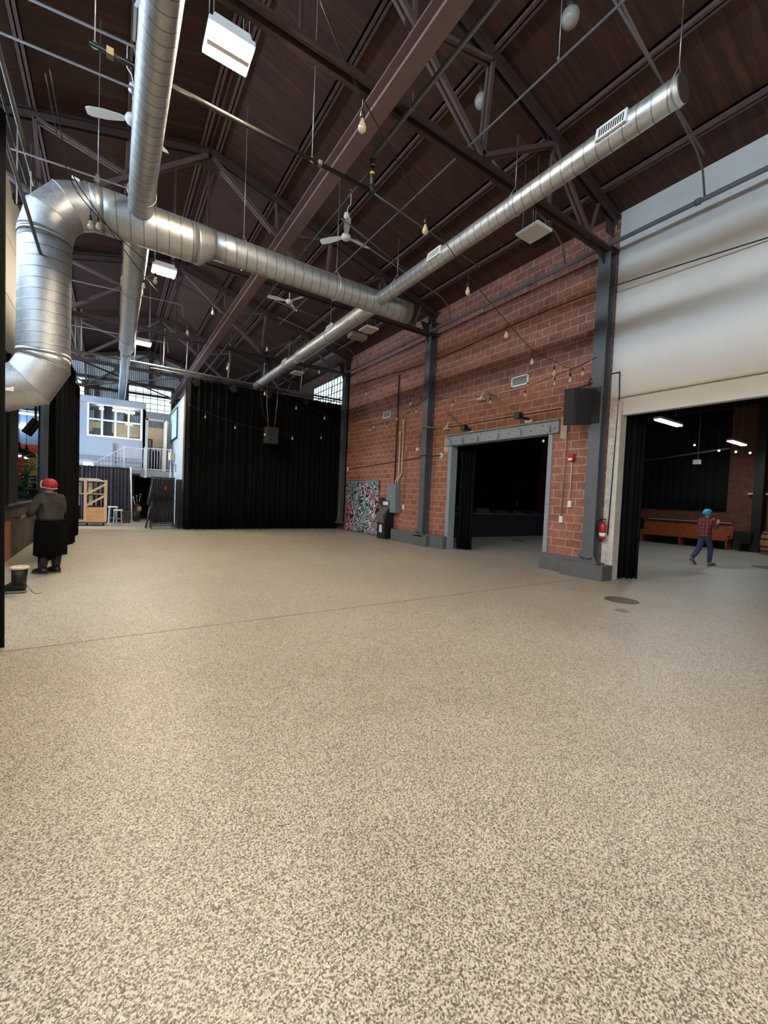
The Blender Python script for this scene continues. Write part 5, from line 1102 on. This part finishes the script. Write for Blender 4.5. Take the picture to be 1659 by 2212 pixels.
def head_parts(t, hc, face_dir, k=1.0):
    """eyes and ears set on the head; hc head centre (local), facing +y turned by face_dir"""
    R = Matrix.Rotation(face_dir, 4, 'Z'); q = lambda x, y, z: tuple(Vector(hc)+R @ Vector((x, y, z)))
    for s in (-1, 1):
        obj('eye', MB().ball(q(s*.032, .083, .0), .011, 8), WHITEP, t, local=True)
        obj('ear', MB().ball(q(s*.08, -.005, -.01), .028, 10, (.45, .7, 1.1)), SKIN, t, local=True)
    obj('nose', MB().ball(q(0, .1, -.025), .018, 8, (.7, 1, 1.3)), SKIN, t, local=True)
    obj('mouth', MB().ball(q(0, .088, -.06), .022, 8, (1.1, .4, .25)), mat('lips', (160, 90, 82), .5), t, local=True)
# --- person at the bar (facing local +y)
t = thing('person', 'person in grey denim jacket, black skirt and red patterned cap facing the bar', 'person', (-.93, 9.5, 0), math.radians(42))
J = {'pel': (0, 0, .92, .15, .12), 'bel': (0, .01, 1.06, .16, .13), 'che': (0, 0, 1.25, .17, .12), 'nb': (0, -.01, 1.42, .075, .07), 'nk': (0, .01, 1.48, .052, .052), 'hd': (0, .03, 1.56, .078, .088), 'ht': (0, .02, 1.66, .07, .08),
     'sl': (-.17, 0, 1.37, .07, .07), 'el': (-.27, .04, 1.12, .05, .05), 'wl': (-.2, .25, 1.03, .03, .026),
     'sr': (.17, 0, 1.37, .07, .07), 'er': (.25, .03, 1.12, .05, .05), 'wr': (.16, .26, 1.04, .03, .026),
     'hl': (-.1, 0, .86, .1, .1), 'kl': (-.1, .03, .48, .065, .065), 'al': (-.11, -.02, .1, .045, .045), 'fl': (-.12, .12, .045, .04, .03),
     'hr': (.1, 0, .86, .1, .1), 'kr': (.1, .02, .48, .065, .065), 'ar': (.11, -.04, .1, .045, .045), 'fr': (.12, .1, .045, .04, .03)}
E_ = [('pel', 'bel'), ('bel', 'che'), ('che', 'nb'), ('nb', 'nk'), ('nk', 'hd'), ('hd', 'ht'), ('che', 'sl'), ('sl', 'el'), ('el', 'wl'), ('che', 'sr'), ('sr', 'er'), ('er', 'wr'), ('pel', 'hl'), ('hl', 'kl'), ('kl', 'al'), ('al', 'fl'), ('pel', 'hr'), ('hr', 'kr'), ('kr', 'ar'), ('ar', 'fr')]
hand(J, E_, 'wl', 'L', (.15, .98, -.12), (1, -.1, .1), (0, .1, 1)); hand(J, E_, 'wr', 'R', (-.5, .85, -.1), (-1, -.4, 0), (0, .1, 1))
skin_obj('body', J, E_, SKIN, t, 'pel'); head_parts(t, (0, .035, 1.57), 0)
DEN = mat('worn grey denim', (60, 58, 56), .95, spec=.15, var=.3, nscale=9, bump=.3)
K = {'w': (0, .0, .98, .2, .165), 'b': (0, .01, 1.1, .205, .175), 'c': (0, 0, 1.27, .2, .15), 'n': (0, -.01, 1.41, .1, .09), 'c2': (0, 0, 1.46, .07, .07), 'sl': (-.18, 0, 1.36, .095, .09), 'el': (-.28, .04, 1.11, .072, .07), 'wl': (-.215, .21, 1.035, .048, .045), 'sr': (.18, 0, 1.36, .095, .09), 'er': (.26, .03, 1.11, .072, .07), 'wr': (.18, .22, 1.045, .048, .045)}
skin_obj('jacket', K, [('w', 'b'), ('b', 'c'), ('c', 'n'), ('n', 'c2'), ('c', 'sl'), ('sl', 'el'), ('el', 'wl'), ('c', 'sr'), ('sr', 'er'), ('er', 'wr')], DEN, t, 'b')
rg = []
for z, rx, ry in ((.99, .19, .16), (.9, .225, .19), (.7, .235, .2), (.5, .235, .205), (.34, .24, .21), (.33, .22, .19)):
    rg.append([(rx*math.cos(a)*(1+.02*math.sin(7*a)), ry*math.sin(a)*(1+.03*math.sin(7*a)), z+.01*math.sin(5*a)) for a in [k*2*PI/40 for k in range(40)]])
obj('skirt', MB().rings(rg), mat('black skirt cloth', (6, 6, 7), .95, spec=.1), t, local=True)
for s, dy in ((-1, .02), (1, 0)):
    x = s*.11
    obj('boot', MB().tube([(x, dy-.02, .42), (x, dy-.02, .2), (x, dy-.01, .1)], [.075, .07, .06], 14).rings([[(x+hx*math.cos(a), yc, .02+max(0, hz*(1+math.sin(a)))) for a in [k*2*PI/14 for k in range(14)]] for yc, hx, hz in ((dy-.1, .03, .03), (dy-.06, .05, .05), (dy+.04, .055, .05), (dy+.14, .056, .035), (dy+.2, .03, .02))]), mat('black leather boot', (16, 16, 17), .5), t, local=True)
    obj('boot_sole', MB().rings([[(x+hx*math.cos(a), yc, .012+.012*math.sin(a)) for a in [k*2*PI/12 for k in range(12)]] for yc, hx in ((dy-.11, .03), (dy-.06, .056), (dy+.14, .062), (dy+.215, .03))]), mat('brown rubber sole', (82, 72, 60), .7), t, local=True)
CAPR = m_corner('red patterned knit', (96, 10, 24), (196, 34, 56), 17)
cap = obj('cap', MB().ball((0, .015, 1.6), .118, 22, (.95, 1.05, .95)), CAPR, t, local=True)
tr_ = MB()
tr_.tube([(math.cos(a)*.1, .02+math.sin(a)*.115, 1.545+.02*math.sin(a)) for a in [k*PI/12 for k in range(25)]], .013, 8)
tr_.tube([(-.1, .06, 1.53), (-.085, .1, 1.6), (-.05, .12, 1.66)], .02, 8).tube([(.1, .06, 1.53), (.085, .1, 1.6), (.05, .12, 1.66)], .02, 8)
obj('fur_trim', tr_, mat('grey white fleece trim', (160, 144, 142), .95, bump=.8, bscale=160), cap, local=True)
obj('collar', MB().tube([(math.cos(a)*.085, -.005+math.sin(a)*.08, 1.45) for a in [k*PI/8 for k in range(17)]], .016, 6), mat('brown collar', (92, 78, 66), .9), t, local=True)
solo('black_phone', MB().obox((-1.33, 9.65, 1.0), (.09, -.07, .02), (.025, .035, 0), (0, 0, .01)), BLACKR, 'dark flat phone held out in the hand of the person at the bar', 'phone')
# --- walking person in the side room (walks towards +y local)
t = thing('person', 'walking person in plaid shirt, jeans and bright blue cap in side room', 'person', (14.85, 5.0, 0), math.radians(-112))
J = {'pel': (0, 0, .9, .13, .1), 'bel': (0, .0, 1.04, .13, .1), 'che': (0, .0, 1.24, .15, .105), 'nb': (0, 0, 1.4, .06, .06), 'nk': (0, .015, 1.46, .048, .048), 'hd': (0, .04, 1.54, .075, .085), 'ht': (0, .03, 1.64, .066, .075),
     'sl': (-.16, 0, 1.36, .06, .06), 'el': (-.22, .12, 1.14, .045, .045), 'wl': (-.1, .3, 1.3, .028, .024),
     'sr': (.16, 0, 1.36, .06, .06), 'er': (.23, .1, 1.13, .045, .045), 'wr': (.1, .3, 1.27, .028, .024),
     'hl': (-.09, 0, .86, .09, .09), 'kl': (-.09, -.1, .48, .06, .06), 'al': (-.09, -.36, .19, .042, .042), 'fl': (-.09, -.3, .06, .035, .03),
     'hr': (.09, 0, .86, .09, .09), 'kr': (.09, .12, .48, .06, .06), 'ar': (.09, .1, .09, .042, .042), 'fr': (.09, .24, .04, .038, .028)}
E_ = [('pel', 'bel'), ('bel', 'che'), ('che', 'nb'), ('nb', 'nk'), ('nk', 'hd'), ('hd', 'ht'), ('che', 'sl'), ('sl', 'el'), ('el', 'wl'), ('che', 'sr'), ('sr', 'er'), ('er', 'wr'), ('pel', 'hl'), ('hl', 'kl'), ('kl', 'al'), ('al', 'fl'), ('pel', 'hr'), ('hr', 'kr'), ('kr', 'ar'), ('ar', 'fr')]
hand(J, E_, 'wl', 'L', (.3, .5, .8), (1, 0, -.3), (0, 1, -.5)); hand(J, E_, 'wr', 'R', (-.3, .5, .8), (-1, 0, -.3), (0, 1, -.5))
skin_obj('body', J, E_, SKIN, t, 'pel'); head_parts(t, (0, .045, 1.55), 0)
K = {'w': (0, 0, .84, .18, .15), 'b': (0, 0, 1.04, .17, .14), 'c': (0, 0, 1.25, .18, .135), 'n': (0, 0, 1.39, .085, .08), 'n2': (0, .0, 1.43, .06, .06), 'sl': (-.17, 0, 1.35, .08, .08), 'el': (-.23, .12, 1.14, .062, .06), 'wl': (-.12, .27, 1.27, .042, .04), 'sr': (.17, 0, 1.35, .08, .08), 'er': (.24, .1, 1.13, .062, .06), 'wr': (.12, .27, 1.245, .042, .04)}
skin_obj('plaid_shirt', K, [('w', 'b'), ('b', 'c'), ('c', 'n'), ('n', 'n2'), ('c', 'sl'), ('sl', 'el'), ('el', 'wl'), ('c', 'sr'), ('sr', 'er'), ('er', 'wr')], m_plaid(), t, 'b')
K = {'w': (0, 0, 1.02, .12, .1), 'p': (0, 0, .9, .14, .115), 'hl': (-.09, 0, .82, .1, .1), 'kl': (-.09, -.1, .48, .075, .075), 'al': (-.09, -.355, .175, .058, .058), 'hr': (.09, 0, .82, .1, .1), 'kr': (.09, .12, .48, .075, .075), 'ar': (.09, .1, .085, .058, .058)}
skin_obj('jeans', K, [('w', 'p'), ('p', 'hl'), ('hl', 'kl'), ('kl', 'al'), ('p', 'hr'), ('hr', 'kr'), ('kr', 'ar')], mat('blue jeans denim', (48, 62, 88), .9, var=.2), t, 'p')
def shoe(c, d):
    c, d = Vector(c), Vector(d).normalized(); sd = d.cross(Vector((1, 0, 0))).normalized(); m = MB(); x = Vector((1, 0, 0))
    m.rings([[c+d*yc+x*hx*math.cos(a)-sd*(hz*math.sin(a)) for a in [k*2*PI/12 for k in range(12)]] for yc, hx, hz in ((-.1, .03, .03), (-.06, .045, .05), (.05, .048, .045), (.14, .045, .03), (.18, .025, .018))])
    return m
obj('shoe', shoe((.09, .16, .05), (0, 1, 0)), mat('grey sneaker', (96, 102, 102), .7), t, local=True)
obj('shoe', shoe((-.09, -.31, .14), (0, .75, -.62)), MATS['grey sneaker'], t, local=True)
cap = obj('cap', MB().ball((0, .025, 1.6), .115, 20, (.95, 1.1, .9)), m_corner('bright blue knit', (40, 150, 178), (90, 196, 214), 20), t, local=True)
obj('brim', MB().tube([(math.cos(a)*.1, .03+math.sin(a)*.115, 1.56) for a in [k*PI/10 for k in range(21)]], .02, 8), bpy.data.materials['bright blue knit'], cap, local=True)
# boots left on the floor by the drape
t = thing('winter_boot', 'black winter boot with fleece lining left on the floor by the nearest drape', 'boot', (-1.16, 7.95, 0), math.radians(75))
L = lambda n, mb, m: obj(n, mb, m, t, local=True)
L('upper', MB().rings([[(hx*math.cos(a), yc, .03+hz*(1+math.sin(a))) for a in [k*2*PI/14 for k in range(14)]] for yc, hx, hz in ((-.12, .04, .06), (-.08, .06, .08), (.04, .062, .07), (.13, .058, .04), (.19, .03, .02))]).tube([(0, -.04, .12), (0, -.05, .36)], [.085, .095], 14), mat('black nylon boot', (18, 18, 20), .5))
L('lining', MB().tube([(math.cos(a)*.09, -.05+math.sin(a)*.09, .37) for a in [k*PI/8 for k in range(17)]], .022, 8), mat('cream fleece', (206, 192, 166), .95, bump=.8, bscale=150))
L('sole', MB().rings([[(hx*math.cos(a), yc, .018+.016*math.sin(a)) for a in [k*2*PI/12 for k in range(12)]] for yc, hx in ((-.13, .04), (-.08, .066), (.13, .066), (.21, .03))]), mat('pale rubber sole', (120, 116, 106), .7))
L('lace', MB().tube(smooth_path([(-.05, -.1, .2), (-.08, -.2, .08), (-.12, -.28, .012), (-.1, -.36, .01)], 6), .004, 5), mat('brown lace', (84, 66, 44), .8))
solo('winter_boot', MB().rings([[(-1.42+hx*math.cos(a), 7.72+yc, .02+hz*(1+math.sin(a))) for a in [k*2*PI/14 for k in range(14)]] for yc, hx, hz in ((-.12, .04, .06), (-.08, .06, .08), (.04, .062, .07), (.13, .058, .04), (.19, .03, .02))]).tube([(-1.42, 7.68, .12), (-1.42, 7.67, .34)], [.07, .075], 14), MATS['black nylon boot'], 'black winter boot behind its pair, half hidden by the nearest drape', 'boot')
